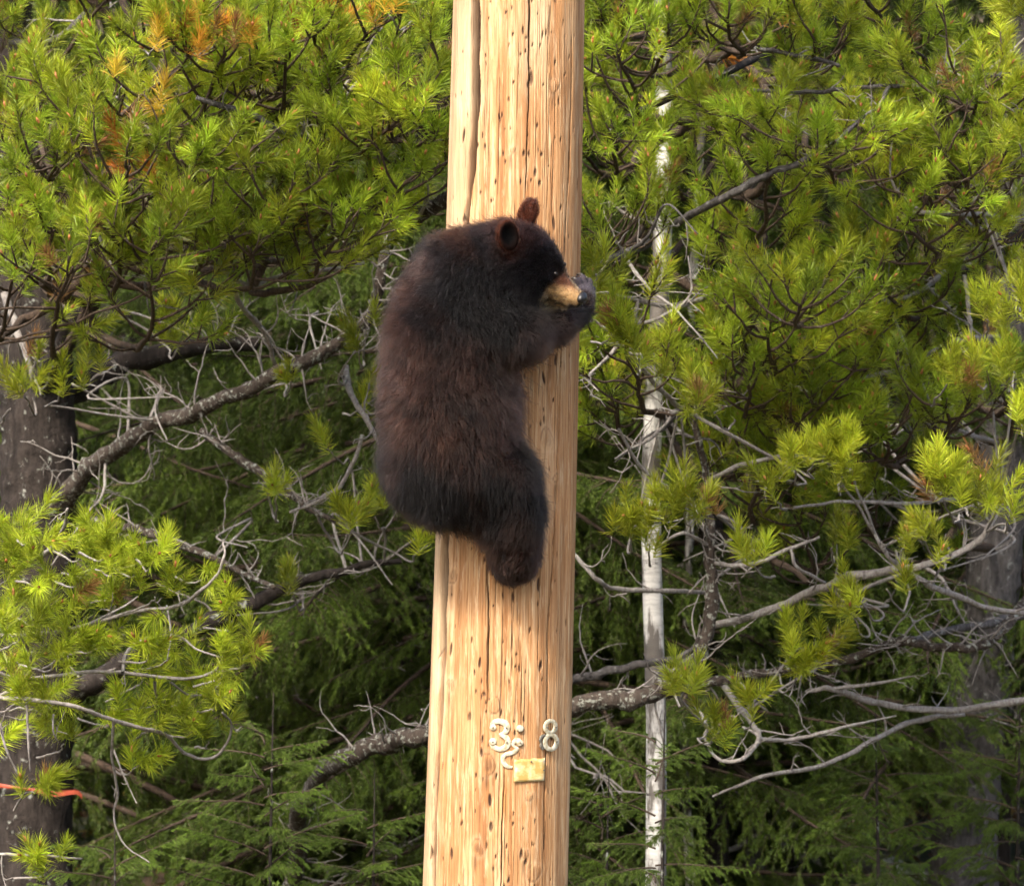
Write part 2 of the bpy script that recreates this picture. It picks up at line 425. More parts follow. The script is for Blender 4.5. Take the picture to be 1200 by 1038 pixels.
stroke(mb, [(172, 268), (162, 232), (200, 200), (258, 197), (308, 225), (322, 272), (298, 318), (244, 346)], [50, 48, 50, 58, 66, 62, 46, 30])
stroke(mb, [(244, 344), (305, 368), (334, 420), (312, 474), (250, 500), (190, 482), (160, 440), (172, 415)], [30, 52, 62, 60, 48, 50, 56, 52])
disc(mb, 170, 264, 38, 0.001, 0.0055); disc(mb, 170, 418, 42, 0.001, 0.0055)
dg = mb.build('digit', M['digit'], pole); dg['label'] = 'cream metal number three nailed to the pole'; nails(dg, [(172, 262), (316, 266), (170, 421), (320, 424)])
mb = MB()
stroke(mb, [(462, 410), (420, 408), (388, 440), (402, 474), (432, 496), (400, 530), (350, 549), (298, 556)], [46, 50, 34, 26, 34, 40, 44, 36])
stroke(mb, [(310, 556), (278, 590), (284, 640), (318, 684), (378, 698)], [34, 40, 44, 42, 24])
disc(mb, 460, 434, 38, 0.001, 0.0055)
dg = mb.build('digit', M['digit'], pole); dg['label'] = 'cream metal number hanging askew beside the three'; nails(dg, [(462, 432)])
mb = MB()
stroke(mb, ring(793, 268, 56, 66), [40], closed=True); stroke(mb, ring(798, 436, 64, 80), [44], closed=True)
dg = mb.build('digit', M['digit'], pole); dg['label'] = 'cream metal number eight nailed to the pole'; nails(dg, [(750, 268), (842, 272), (850, 432)])
mb = MB()
stroke(mb, [(735, 352), (700, 372), (684, 404), (690, 440), (694, 476), (712, 512)], [20, 34, 30, 20, 34, 26], 0.003)
dg = mb.build('digit', M['nail'], pole); dg['label'] = 'grey broken scrap of a number left of the eight'
mb = MB(); disc(mb, 462, 275, 40, 0.0, 0.007); mb.build('washer', M['digit'], pole)
mb = MB(); nn = 9; v = []
for s_ in (0, 1):
    for jj in range(nn):
        for ii in range(nn):
            u_, w_ = ii / (nn - 1), jj / (nn - 1)
            x = 402 + u_ * 332 - w_ * 8; y = 612 - 6 * u_ + w_ * 248
            y += (4 * sin(ii * 2.1) if jj == 0 else 0); p = pole_point(*cpx(x, y), off=0.0015)
            v.append(p + np.array([0, -0.0022 if s_ else 0.0, 0]) + np.array([0, -0.004 * (abs(u_ - .5) * 2) ** 2, 0]))
q = [[s_ * nn * nn + jj * nn + ii, s_ * nn * nn + jj * nn + ii + 1, s_ * nn * nn + (jj + 1) * nn + ii + 1, s_ * nn * nn + (jj + 1) * nn + ii] for s_ in (0, 1) for jj in range(nn - 1) for ii in range(nn - 1)]
rim = [ii for ii in range(nn)] + [jj * nn + nn - 1 for jj in range(1, nn)] + [(nn - 1) * nn + ii for ii in range(nn - 2, -1, -1)] + [jj * nn for jj in range(nn - 2, 0, -1)]
q += [[rim[k], rim[(k + 1) % len(rim)], rim[(k + 1) % len(rim)] + nn * nn, rim[k] + nn * nn] for k in range(len(rim))]
mb.add(v, None, q); pl = mb.build('plate', M['plate'], pole); pl['label'] = 'small yellowed metal plate below the numbers'
nails(pl, [(580, 637), (710, 737)], 9)
# ================================================================ the bear
rng = np.random.default_rng(11)
VOX = 0.005
H0 = at(612, 300, -0.315)                                  # middle of the skull
Hf = unit(np.array([76, -9, -43.0])); He = np.array([25, 53, 28.0]); He = unit(He - Hf * np.dot(He, Hf)); Hu = np.cross(Hf, He)
def hp(f, e, u): return H0 + Hf * f + He * e + Hu * u
caps = []       # (a, b, ra, rb, blend, fur flow, fur length)
ells = []       # (centre, axes rows, radii, blend, fur flow, fur length)
dn = np.array([0, 0, -1.0])
def cap(a, b, ra, rb, k=0.03, flow=None, fl=0.04): caps.append((np.array(a), np.array(b), ra, rb, k, unit(np.array(b) - np.array(a)) if flow is None else unit(flow), fl))
def ell(c, ax, r, k=0.03, flow=dn, fl=0.04): ells.append((np.array(c), np.array(ax), np.array(r), k, unit(flow), fl))
I3 = np.eye(3); HA = np.array([Hf, He, Hu])
# trunk of the body: shoulders, back, loins, rump
cap(at(543, 336, -.245), at(526, 405, -.275), .102, .132, .05, dn, .045)
cap(at(526, 405, -.275), at(527, 470, -.280), .132, .140, .05, dn, .05)
cap(at(527, 470, -.280), at(528, 525, -.268), .140, .140, .05, dn, .05)
cap(at(528, 525, -.268), at(514, 555, -.250), .132, .108, .05, dn + np.array([.1, 0, 0]), .045)
ell(at(494, 364, -.20), I3, (.052, .08, .085), .05, dn, .045)             # far shoulder blade
ell(at(555, 345, -.335), I3, (.085, .055, .10), .05, dn, .045)            # near shoulder blade
cap(at(546, 318, -.26), at(590, 305, -.30), .092, .080, .05, np.array([-.7, 0, -.6]), .038)   # neck
cap(at(560, 345, -.29), at(612, 330, -.31), .085, .060, .04, np.array([-.5, 0, -.8]), .034)    # throat
# near arm: upper arm, forearm across the pole, paw hooked round its edge
cap(at(577, 374, -.335), at(608, 392, -.345), .076, .062, .04, np.array([.4, 0, -.8]), .036)
cap(at(608, 394, -.345), at(650, 381, -.255), .055, .039, .03, np.array([.6, .2, -.5]), .030)
cap(at(650, 381, -.255), at(678, 363, -.135), .039, .030, .025, None, .022)
cap(at(678, 363, -.135), at(685, 345, -.060), .029, .027, .02, None, .012)
for dx, dy, dd in ((-7, -14, -.075), (-1, -17, -.055), (5, -13, -.035), (8, -5, -.015), (7, 6, .0)):
    cap(at(684, 345, -.055), at(684 + dx * 1.15, 345 + dy * 1.1, dd + .0), .0140, .0118, .004, None, .007)
# far arm round the back of the pole
cap(at(508, 332, -.17), at(514, 300, -.03), .060, .042, .04, np.array([0, .6, -.6]), .03)
cap(at(514, 300, -.03), at(545, 288, .165), .042, .036, .03, None, .025)
cap(at(545, 288, .165), at(590, 292, .215), .036, .034, .02, None, .015)
# near hind leg: thigh, shank, foot flat on the pole
cap(at(540, 545, -.275), at(592, 560, -.315), .112, .066, .05, np.array([.5, 0, -.8]), .042)
cap(at(592, 560, -.315), at(605, 602, -.285), .066, .054, .035, np.array([.2, 0, -1]), .036)
cap(at(605, 602, -.285), at(602, 640, -.245), .056, .052, .03, dn, .030)
cap(at(602, 640, -.245), at(603, 656, -.226), .053, .057, .03, dn, .018)
cap(at(528, 576, -.27), at(580, 612, -.272), .058, .050, .04, np.array([.4, 0, -.9]), .036)
# far hind leg, against the far side of the pole
cap(at(500, 545, -.20), at(486, 530, -.06), .10, .055, .04, dn, .035)
cap(at(486, 530, -.06), at(500, 565, .03), .055, .045, .03, dn, .03)
cap(at(500, 565, .03), at(512, 585, .05), .045, .04, .03, dn, .02)
cap(at(512, 598, -.315), at(512, 606, -.325), .03, .022, .03, dn, .035)   # stub of a tail
# head
back = -Hf
ell(hp(-.006, 0, 0), HA, (.088, .074, .070), .03, back + .2 * dn, .020)
ell(hp(.048, 0, -.010), HA, (.058, .054, .049), .03, back, .013)
for s in (-1, 1):
    ell(hp(.018, s * .040, -.034), HA, (.062, .046, .048), .03, back - Hu * .4, .026)
cap(hp(.075, 0, -.022), hp(.161, 0, -.032), .043, .0225, .025, back, .006)
cap(hp(.05, 0, -.054), hp(.142, 0, -.058), .032, .0145, .018, back, .008)
ell(hp(.078, -.036, .012), HA, (.020, .012, .010), .012, back, .008)   # brow ridges
ell(hp(.078, .036, .012), HA, (.020, .012, .010), .012, back, .008)
EAR = {}
for s in (-1, 1):
    ec = hp(-.040, s * .068, .070); eu = unit(Hu * .86 + He * s * .42 - Hf * .15)
    en = unit(Hf * .50 + He * s * .85 + Hu * .05); en = unit(en - eu * np.dot(en, eu)); es = np.cross(eu, en)
    rr_ = (.030, .015, .042)
    if s < 0:                                                  # near ear: pricked, its cup turned to the viewer's side
        eu = unit(np.array([-.10, -.12, 1.0])); en = np.array([.42, -.9, .05]); en = unit(en - eu * np.dot(en, eu)); es = np.cross(eu, en); rr_ = (.030, .016, .041); ec = ec + np.array([-.002, 0, .004])
    EAR[s] = (ec, np.array([es, en, eu]), rr_)

def d_cap(p, a, b, ra, rb):
    ab = b - a; t = np.clip(((p - a) @ ab) / (ab @ ab), 0, 1)
    return np.linalg.norm(p - a - t[..., None] * ab, axis=-1) - (ra + (rb - ra) * t)
def d_ell(p, c, ax, r):
    q = (p - c) @ ax.T
    k0 = np.linalg.norm(q / r, axis=-1); k1 = np.linalg.norm(q / (r * r), axis=-1) + 1e-9
    return k0 * (k0 - 1) / k1
lo = at(425, 700, -.55) - np.array([.02, 0, 0]); hi = at(705, 225, .32); lo[1] = -.56; hi[1] = .32
nx, ny, nz = [int(math.ceil(c)) for c in (hi - lo) / VOX]
gx, gy, gz = [lo[k] + np.arange(c) * VOX for k, c in enumerate((nx, ny, nz))]
G = np.full((nx, ny, nz), 0.2, np.float32)
def region(p0, p1, mgn):
    a = np.maximum(0, ((np.minimum(p0, p1) - mgn - lo) / VOX).astype(int)); c = np.minimum([nx, ny, nz], ((np.maximum(p0, p1) + mgn - lo) / VOX).astype(int) + 2)
    s = tuple(slice(a[k], c[k]) for k in range(3))
    X = np.stack(np.meshgrid(gx[s[0]], gy[s[1]], gz[s[2]], indexing='ij'), -1)
    return s, X
def smin(a, b, k):
    h = np.clip(0.5 + 0.5 * (b - a) / k, 0, 1); return b + (a - b) * h - k * h * (1 - h)
for a, b_, ra, rb, k, fl, ln in caps:
    s, X = region(a, b_, max(ra, rb) + .06); G[s] = smin(G[s], d_cap(X, a, b_, ra, rb), k)
for c, ax, r, k, fl, ln in ells:
    s, X = region(c, c, max(r) + .06); G[s] = smin(G[s], d_ell(X, c, ax, r), k)
for sg, (ec, ax, rr_) in EAR.items():
    s, X = region(ec, ec, .09)
    d = d_ell(X, ec, ax, np.array(rr_)); d2 = d_ell(X, ec + ax[1] * .017 + ax[2] * .004, ax, np.array([rr_[0] * .74, .016, rr_[2] * .74]))
    d = np.maximum(d, -d2)
    G[s] = smin(G[s], d, .010)

def surface_nets(G):
    ins = G < 0
    sh = tuple(c - 1 for c in G.shape)
    cs = [(i, j, k) for i in (0, 1) for j in (0, 1) for k in (0, 1)]
    cnt = sum(ins[i:i + sh[0], j:j + sh[1], k:k + sh[2]].astype(np.int8) for i, j, k in cs)
    cell = np.argwhere((cnt > 0) & (cnt < 8))
    idx = np.full(sh, -1, np.int32); idx[tuple(cell.T)] = np.arange(len(cell))
    val = {c: G[cell[:, 0] + c[0], cell[:, 1] + c[1], cell[:, 2] + c[2]] for c in cs}
    acc = np.zeros((len(cell), 3)); num = np.zeros(len(cell))
    for c in cs:
        for axis in range(3):
            if c[axis]: continue
            e = list(c); e[axis] = 1; e = tuple(e)
            a, b = val[c], val[e]; x = (a < 0) != (b < 0)
            t = np.where(x, a / np.where(x, a - b, 1), 0)
            p = np.tile(np.array(c, float), (len(cell), 1)); p[:, axis] = t
            acc[x] += p[x]; num[x] += 1
    V = lo + (cell + acc / num[:, None]) * VOX
    quads = []
    for axis in range(3):
        o = [0, 0, 0]; o[axis] = 1
        A = ins[tuple(slice(0, G.shape[k] - o[k]) for k in range(3))]; B = ins[tuple(slice(o[k], None) for k in range(3))]
        e = np.argwhere(A != B); u, w = [(1, 2), (2, 0), (0, 1)][axis]
        e = e[(e[:, u] > 0) & (e[:, w] > 0) & (e[:, u] < sh[u]) & (e[:, w] < sh[w])]
        def ci(du, dw):
            q = e.copy(); q[:, u] -= du; q[:, w] -= dw; return idx[tuple(q.T)]
        q = np.stack([ci(1, 1), ci(0, 1), ci(0, 0), ci(1, 0)], -1)
        fl = ~A[tuple(e.T)]; q[fl] = q[fl][:, ::-1]; quads.append(q)
    return V, np.concatenate(quads)
BV, BQ = surface_nets(G)
ok = (BQ >= 0).all(1); BQ = BQ[ok]
# vertex normals
def vnormals(V, Q):
    fn = np.cross(V[Q[:, 2]] - V[Q[:, 0]], V[Q[:, 3]] - V[Q[:, 1]]); vn = np.zeros_like(V)
    for k in range(4): np.add.at(vn, Q[:, k], fn)
    return unit(vn), np.linalg.norm(fn, axis=1) * .5
for it in range(3):                                           # relax the voxel steps
    acc = np.zeros_like(BV); cnt = np.zeros(len(BV))
    for k in range(4):
        a, c = BQ[:, k], BQ[:, (k + 1) % 4]
        np.add.at(acc, a, BV[c]); np.add.at(acc, c, BV[a]); np.add.at(cnt, a, 1); np.add.at(cnt, c, 1)
    BV = BV * .5 + .5 * acc / np.maximum(cnt, 1)[:, None]
BN, BA = vnormals(BV, BQ)

def vnoise(p, s, seed):
    """cheap smooth noise: a few rotated sines"""
    r = np.random.default_rng(seed); o = np.zeros(len(p))
    for k in range(7):
        d = unit(r.standard_normal(3)); o += np.sin((p @ d) * s * r.uniform(.5, 1.7) + r.uniform(0, 6.3))
    return o / 2.6
def fur_field(p):
    """flow, length and colour of the coat at points p"""
    W = np.zeros(len(p)); F = np.zeros((len(p), 3)); Ln = np.zeros(len(p))
    for a, b_, ra, rb, k, fl, ln in caps:
        w = np.exp(-np.clip(d_cap(p, a, b_, ra, rb), -.02, 1) / .010); W += w; F += w[:, None] * fl; Ln += w * ln
    for c, ax, r, k, fl, ln in ells:
        w = np.exp(-np.clip(d_ell(p, c, ax, r), -.02, 1) / .010); W += w; F += w[:, None] * fl; Ln += w * ln
    F = unit(F); Ln = Ln / np.maximum(W, 1e-9)
    h = (p - H0) @ HA.T                                         # head frame: forward, across, up
    inhead = np.linalg.norm((h - np.array([.03, 0, 0])) / np.array([.155, .105, .12]), axis=1) < 1
    for sg, (ec, ax, rr_) in EAR.items(): inhead = inhead | (np.linalg.norm((p - ec) @ ax.T / np.array([.045, .035, .055]), axis=1) < 1)
    black = np.array([.0022, .0016, .0016]); brown = np.array([.021, .0092, .0060]); rust = np.array([.040, .013, .007])
    n1 = vnoise(p, 14, 1); n2 = vnoise(p, 45, 2)
    flank = .8 * np.exp(-((p[:, 0] - at(462, 0)[0]) / .055) ** 2) * np.clip((p[:, 2] - at(0, 590)[2]) / .26, 0, 1)
    low = np.exp(-((p[:, 2] - at(0, 440)[2]) / .12) ** 2)
    kneeb = np.exp(-(np.linalg.norm(p - at(612, 565, -.36), axis=1) / .07) ** 2)
    armb = np.exp(-(np.linalg.norm(p - at(625, 400, -.35), axis=1) / .08) ** 2)
    w = np.clip(.12 + .75 * flank + .28 * low + .30 * kneeb + .08 * armb + .30 * n1 + .24 * n2, 0, 1)
    c = black + (brown - black) * w[:, None]
    # head: darker, rusty brow and ears, tan muzzle
    ch = np.tile(np.array([.0035, .0026, .003]), (len(p), 1))
    crown = np.clip((h[:, 2] - .02) / .05, 0, 1) * np.clip((.05 - h[:, 0]) / .05, 0, 1)
    ch = ch + (np.array([.012, .005, .004]) - ch) * crown[:, None]
    for sg, (ec, ax, rr_) in EAR.items():
        q = (p - ec) @ ax.T; near = np.exp(-(np.linalg.norm(q / np.array([.042, .030, .058]), axis=1)) ** 4)
        inner = near * (q[:, 1] > .000) * (np.linalg.norm(q[:, [0, 2]] / np.array([rr_[0] * .86, rr_[2] * .86]), axis=1) < 1) * (sg < 0)
        ch = ch + (rust * .9 - ch) * (near * .85)[:, None]
        ch = ch + (np.array([.0004, .0003, .0003]) - ch) * inner[:, None]
        Ln = np.where(near > .3, np.where(inner > .1, .002, .009), Ln)
        F = np.where((near > .3)[:, None], unit(ax[2]), F)
    tan = np.array([.30, .195, .098]); red = np.array([.10, .048, .030])
    edge = .094 + .22 * np.clip(h[:, 2] + .020, -.02, .06) + .004 * n2
    mz = np.clip((h[:, 0] - edge) / .010, 0, 1)
    topm = np.clip((h[:, 2] + .012) / .012, 0, 1)
    cm = tan * (1 - topm[:, None]) + red * topm[:, None]
    cm = cm * (1 + .22 * vnoise(p, 260, 9)[:, None]); ch = ch * (1 - mz[:, None]) + cm * mz[:, None]
    jaw = (h[:, 2] < -.056) & (h[:, 0] > .035) & (h[:, 0] < .10) & (np.abs(h[:, 1]) < .055)
    ch = np.where(jaw[:, None], tan * .6, ch)
    tip = np.clip((h[:, 0] - .152) / .010, 0, 1) * np.clip((-.034 - h[:, 2]) / .006, 0, 1)
    ch = ch * (1 - tip[:, None]) + np.array([.012, .010, .010]) * tip[:, None]
    lips = np.exp(-((h[:, 2] + .052) / .006) ** 2) * (h[:, 0] > .07) * .9
    ch = ch * (1 - lips[:, None]) + np.array([.01, .008, .008]) * lips[:, None]
    browt = np.exp(-(np.linalg.norm(h - np.array([.108, -.022, .029]), axis=1) / .007) ** 2)
    ch = ch * (1 - browt[:, None]) + tan * .9 * browt[:, None]
    c = np.where(inhead[:, None], ch, c)
    pw = np.linalg.norm(p - at(684, 343, -.05), axis=1)
    pawm = np.clip((.062 - pw) / .02, 0, 1)
    c = c * (1 - pawm[:, None]) + np.array([.045, .038, .044]) * pawm[:, None]
    Ln = np.where(pw < .05, .006, Ln)
    for e_ in EYES: Ln = np.where(np.linalg.norm(p - e_, axis=1) < .015, .0025, Ln)
    return F, Ln, c, inhead

def hit(o_, d_):
    """first skin point along a ray, by marching through the field"""
    for t in np.arange(0, .25, .0015):
        p = o_ + d_ * t; g = ((p - lo) / VOX).round().astype(int)
        if (g >= 0).all() and (g < [nx, ny, nz]).all() and G[tuple(g)] < 0: return p
    return o_ + d_ * .05
EYES = []
for s in (-1, 1):
    dirn = unit(-He * s * 1.0 - Hf * .45); EYES.append(hit(hp(.084, 0, .019) - dirn * .12, dirn) - dirn * (.0008 if s < 0 else -.003))
m, n, b, out = mat('bear_skin')
a = N(n, 'ShaderNodeAttribute', attribute_name='col'); n.links.new(a.outputs[0], b.inputs['Base Color']); b.inputs['Roughness'].default_value = 0.75
b.inputs['Specular IOR Level'].default_value = 0.04
bf, bl, bc, bh = fur_field(BV)
bear = thing('black_bear', 'young black bear with brown tinged coat and tan muzzle hugging the wooden pole', 'bear', at(560, 690, -.2))
mb = MB(); mb.add(BV, None, BQ, np.hstack([bc, np.ones((len(bc), 1))]))
body = mb.build('body', m, bear)

# ---- coat: strands laid along the flow, gathered into locks
NH = 150000
T3 = np.concatenate([BQ[:, [0, 1, 2]], BQ[:, [0, 2, 3]]])
ar = np.linalg.norm(np.cross(BV[T3[:, 1]] - BV[T3[:, 0]], BV[T3[:, 2]] - BV[T3[:, 0]]), axis=1)
fine = np.where(bh[T3[:, 0]], 2.6, 1.0) * ar
def sample(nn):
    f = rng.choice(len(T3), nn, p=fine / fine.sum()); u = rng.random((nn, 2)); u = np.where((u.sum(1) > 1)[:, None], 1 - u, u)
    w = np.stack([1 - u.sum(1), u[:, 0], u[:, 1]], -1)
    return (BV[T3[f]] * w[..., None]).sum(1), unit((BN[T3[f]] * w[..., None]).sum(1))
def strand_dirs(p, nrm):
    F, Ln, c, ih = fur_field(p)
    F = F + .35 * np.stack([vnoise(p, 26, 5), vnoise(p, 26, 6), vnoise(p, 26, 7)], -1) * np.where(ih, .25, 1)[:, None]
    tg = unit(F - nrm * (F * nrm).sum(1, keepdims=True))
    return tg, Ln, c, ih
def curve(p, nrm, tg, Ln, lift):
    ss = np.array([0, .3, .62, 1.0])
    P = []
    for s in ss:
        P.append(p + (nrm * (lift[:, None] * s * (1 - .38 * s)) + tg * (s * (.45 + .45 * s))) * Ln[:, None] - np.array([0, 0, .06]) * (s * s) * Ln[:, None])
    return np.stack(P, 1)
gp, gn = sample(7000)
gt, gl, gc, gh = strand_dirs(gp, gn)
gt = unit(gt + rng.standard_normal(gt.shape) * .34); glift = .95 + .25 * rng.standard_normal(len(gp))
gl2 = gl * .85 * (1 + .28 * rng.standard_normal(len(gp)))
gcv = curve(gp, gn, gt, gl2, np.clip(glift, .2, 1.1))
hp_, hn_ = sample(NH)
tg, Ln, c, ih = strand_dirs(hp_, hn_)
kd = KDTree(len(gp))
for k in range(len(gp)): kd.insert(gp[k], k)
kd.balance()
near = np.array([kd.find(x)[1] for x in hp_])
Ln2 = Ln * (.44 + .42 * rng.random(NH)) * np.where(rng.random(NH) < .06, 1.5, 1)
cv = curve(hp_, hn_, unit(tg + rng.standard_normal(tg.shape) * .42), Ln2, np.clip(.98 + .30 * rng.standard_normal(NH), .15, 1.6))
cl = np.array([0, .10, .22, .34])[None, :, None] * np.where(ih, .35, .85)[:, None, None] * rng.uniform(.4, 1.0, NH)[:, None, None]
cv = cv + (gcv[near] + (hp_ - gp[near])[:, None] * .45 - cv) * cl
lock = rng.lognormal(0, .50, len(gp))[near] * rng.lognormal(0, .30, NH)
rgb = np.clip(c * lock[:, None], .0008, .6)
cu = bpy.data.hair_curves.new('fur'); cu.add_curves([4] * NH)
cu.position_data.foreach_set('vector', cv.astype(np.float32).ravel())
ra_ = np.where(Ln < .0023, .00001, np.where(Ln2 < .012, .00030, .00038))[:, None] * np.array([1.0, .95, .75, .28])[None]
at_r = cu.attributes.get('radius') or cu.attributes.new('radius', 'FLOAT', 'POINT')
at_r.data.foreach_set('value', ra_.astype(np.float32).ravel())
tipf = np.array([.7, .9, 1.15, 1.4])[None, :, None]
ac = cu.attributes.new('col', 'FLOAT_COLOR', 'POINT')
ac.data.foreach_set('color', np.concatenate([rgb[:, None] * tipf, np.ones((NH, 4, 1))], -1).astype(np.float32).ravel())
m = bpy.data.materials.new('bear_fur'); m.use_nodes = True; n = m.node_tree; n.nodes.clear()
out = n.nodes.new('ShaderNodeOutputMaterial'); hb = n.nodes.new('ShaderNodeBsdfHairPrincipled'); hb.model = 'CHIANG'; hb.parametrization = 'COLOR'
a = N(n, 'ShaderNodeAttribute', attribute_name='col'); n.links.new(a.outputs[0], hb.inputs['Color']); hb.inputs['IOR'].default_value = 1.27; hb.inputs['Roughness'].default_value = .42; hb.inputs['Radial Roughness'].default_value = .5
n.links.new(hb.outputs[0], out.inputs[0]); cu.materials.append(m)
fur = link('fur', cu, bear); fur['kind'] = 'stuff'

# ---- eyes, nose, claws
m, n, b, out = mat('eye_wet'); b.inputs['Base Color'].default_value = (.006, .004, .003, 1); b.inputs['Roughness'].default_value = .28; b.inputs['Specular IOR Level'].default_value = .3; M['eye'] = m
m, n, b, out = mat('nose_skin'); b.inputs['Base Color'].default_value = (.006, .0055, .006, 1); b.inputs['Roughness'].default_value = .42
bump(n, noise(n, coords(n, (1, 1, 1)), 420, 2), b, .25, .002); M['nose'] = m
m, n, b, out = mat('claw_horn'); b.inputs['Base Color'].default_value = (.05, .042, .036, 1); b.inputs['Roughness'].default_value = .35; M['claw'] = m
def blob(mb, c, ax, r, nu=14, nv=9, shape=None):
    v = []; q = []
    for j in range(nv + 1):
        for i_ in range(nu):
            th = pi * j / nv; ph = 2 * pi * i_ / nu; d = np.array([sin(th) * cos(ph), sin(th) * sin(ph), cos(th)])
            if shape: d = shape(d)
            v.append(c + (d * r) @ ax)
    for j in range(nv):
        for i_ in range(nu): q.append([j * nu + i_, (j + 1) * nu + i_, (j + 1) * nu + (i_ + 1) % nu, j * nu + (i_ + 1) % nu])
    mb.add(v, None, q)
for e in EYES:
    mb = MB(); blob(mb, e, HA, np.array([.0064, .0054, .0056])); mb.build('eye', M['eye'], bear)
def nshape(d):
    d = d.copy(); d[1] *= 1 + .25 * d[2]; d[0] *= 1 - .15 * abs(d[1]); return d
mb = MB(); blob(mb, hp(.176, 0, -.023), HA, np.array([.0145, .0190, .0150]), 18, 12, nshape)
nose = mb.build('nose', M['nose'], bear)
for s in (-1, 1):
    mb = MB(); blob(mb, hp(.1880, s * .0085, -.025), HA, np.array([.0035, .0045, .0040]), 10, 6); mb.build('nostril', M['eye'], nose)
for dx, dy, dd in ((-7, -14, -.075), (-1, -17, -.055), (5, -13, -.035), (8, -5, -.015), (7, 6, .0)):
    a_ = at(684 + dx, 345 + dy, dd); dv = unit(at(684 + dx, 345 + dy, dd) - at(684, 345, -.055)); inn = unit(np.array([-.75, .75, 0]))
    mb = MB(); tube(mb, catmull([a_ + dv * .006, a_ + dv * .013 + inn * .004, a_ + dv * .014 + inn * .016, a_ + dv * .008 + inn * .026], 4), [.0045, .0042, .003, .0009], 7); mb.build('claw', M['claw'], bear)
# ================================================================ the ground
rng = np.random.default_rng(21)
def ground_z(x, y):
    x = np.asarray(x, float); y = np.asarray(y, float)
    z = .10 * np.sin(x * .9 + .4 * y) + .07 * np.sin(y * .7 - .5 * x + 2) + .02 * np.sin(x * 3.1 + y * 2.3)
    z = z * np.clip((np.hypot(x, y) - .3) / 1.5, 0, 1)
    bank = np.clip((y - 2.2) / 5.0, 0, 1); z = z + 1.15 * bank * bank * (3 - 2 * bank)
    rise = np.clip((y - 24) / 60, 0, 1)
    return z + 26 * rise * rise * (3 - 2 * rise)
xs = np.concatenate([-np.geomspace(500, 14, 26), np.linspace(-13, 13, 120), np.geomspace(14, 500, 26)])
ys = np.concatenate([-np.geomspace(300, 20, 14), np.linspace(-19, 46, 220), np.geomspace(47, 700, 30)])
X, Y = np.meshgrid(xs, ys)
mb = MB(); nc, nr = len(xs), len(ys)
i = np.arange(nr - 1)[:, None] * nc; j = np.arange(nc - 1)[None]
mb.add(np.stack([X, Y, ground_z(X, Y)], -1), None, np.stack([i + j, i + j + 1, i + nc + j + 1, i + nc + j], -1).reshape(-1, 4))
m, n, b, out = mat('forest_floor')
v = coords(n, (1, 1, 1)); f = noise(n, v, 9, 6, .7); f2 = noise(n, v, 0.9, 4)
c = ramp(n, f, [(.3, (.022, .015, .010)), (.5, (.055, .036, .020)), (.7, (.12, .075, .035))])
c = mixc(n, ramp(n, f2, [(.45, 0.0), (.62, .8)]), c, (.028, .045, .014))
n.links.new(c, b.inputs['Base Color']); b.inputs['Roughness'].default_value = .95; bump(n, f, b, .9, .05)
g = mb.build('ground', m); tag(g, kind='structure')

# ================================================================ spruces
def spruce_branch(seed, L, tint=np.array([.075, .112, .013])):
    """one hanging spruce branch along +X, L metres long: wood in slot 0, needles in slot 1"""
    r = np.random.default_rng(seed); mb = MB()
    s = np.linspace(0, 1, 12)
    sag = r.uniform(.16, .34); y = .05 * L * np.sin(s * r.uniform(2, 4) + r.uniform(0, 6))
    P = np.stack([L * s, y - y[0], L * (-sag * s ** 1.6 + .14 * np.clip(s - .6, 0, 1) ** 1.2)], -1)
    tube(mb, P, np.linspace(.012 * L ** .5, .0025, 12), 5, mat=0)
    SP, SA, SL = [], [], []
    def shoot(p0, d, l, dr):
        d = unit(d); q = [p0]; k = max(2, int(l / .07))
        for a in range(k):
            SP.append(q[-1]); SA.append(d); SL.append(l / k); q.append(q[-1] + d * l / k)
            d = unit(d + np.array([0, 0, -dr]) / k + r.standard_normal(3) * .05)
        return np.array(q)
    nb = int(L / .045)
    for k in range(nb):
        t = .12 + .88 * (k + r.random()) / nb
        p = np.array([np.interp(t, s, P[:, c]) for c in range(3)])
        sd = 1 if k % 2 else -1
        l = (.40 * L ** .6 * (1 - t) ** .7 + .07) * r.uniform(.55, 1.1)
        d = np.array([.75, sd * r.uniform(.5, .95), r.uniform(-.7, -.1)])
        q = shoot(p, d, l, r.uniform(.5, 1.4))
        tube(mb, q, np.linspace(.003, .001, len(q)), 3, mat=0, cap=False)
        for u in range(int(l / .05)):
            w = r.uniform(.2, .95); p2 = q[min(len(q) - 1, int(w * (len(q) - 1)))]
            d2 = unit(unit(q[-1] - q[0]) + np.array([.1, .8 * (1 if u % 2 else -1) * .7, -.25]) + r.standard_normal(3) * .15)
            shoot(p2, d2, r.uniform(.05, .13), .5)
    shoot(P[-2], P[-1] - P[-2], .12, 0)
    SP, SA, SL = np.array(SP), np.array(SA), np.array(SL)
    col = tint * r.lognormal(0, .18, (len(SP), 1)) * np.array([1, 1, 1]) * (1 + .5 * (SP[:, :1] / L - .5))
    nn = 44
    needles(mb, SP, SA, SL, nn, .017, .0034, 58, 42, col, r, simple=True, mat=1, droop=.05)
    return mb.mesh('spruce_branch', [M['twig'], M['spruce']])
SB = [(1.0, [spruce_branch(40 + k, 1.0) for k in range(3)]), (1.7, [spruce_branch(50 + k, 1.7) for k in range(4)])]
SBY = [(.9, [spruce_branch(60 + k, .9, np.array([.095, .150, .017])) for k in range(3)])] * 2
BARE = []
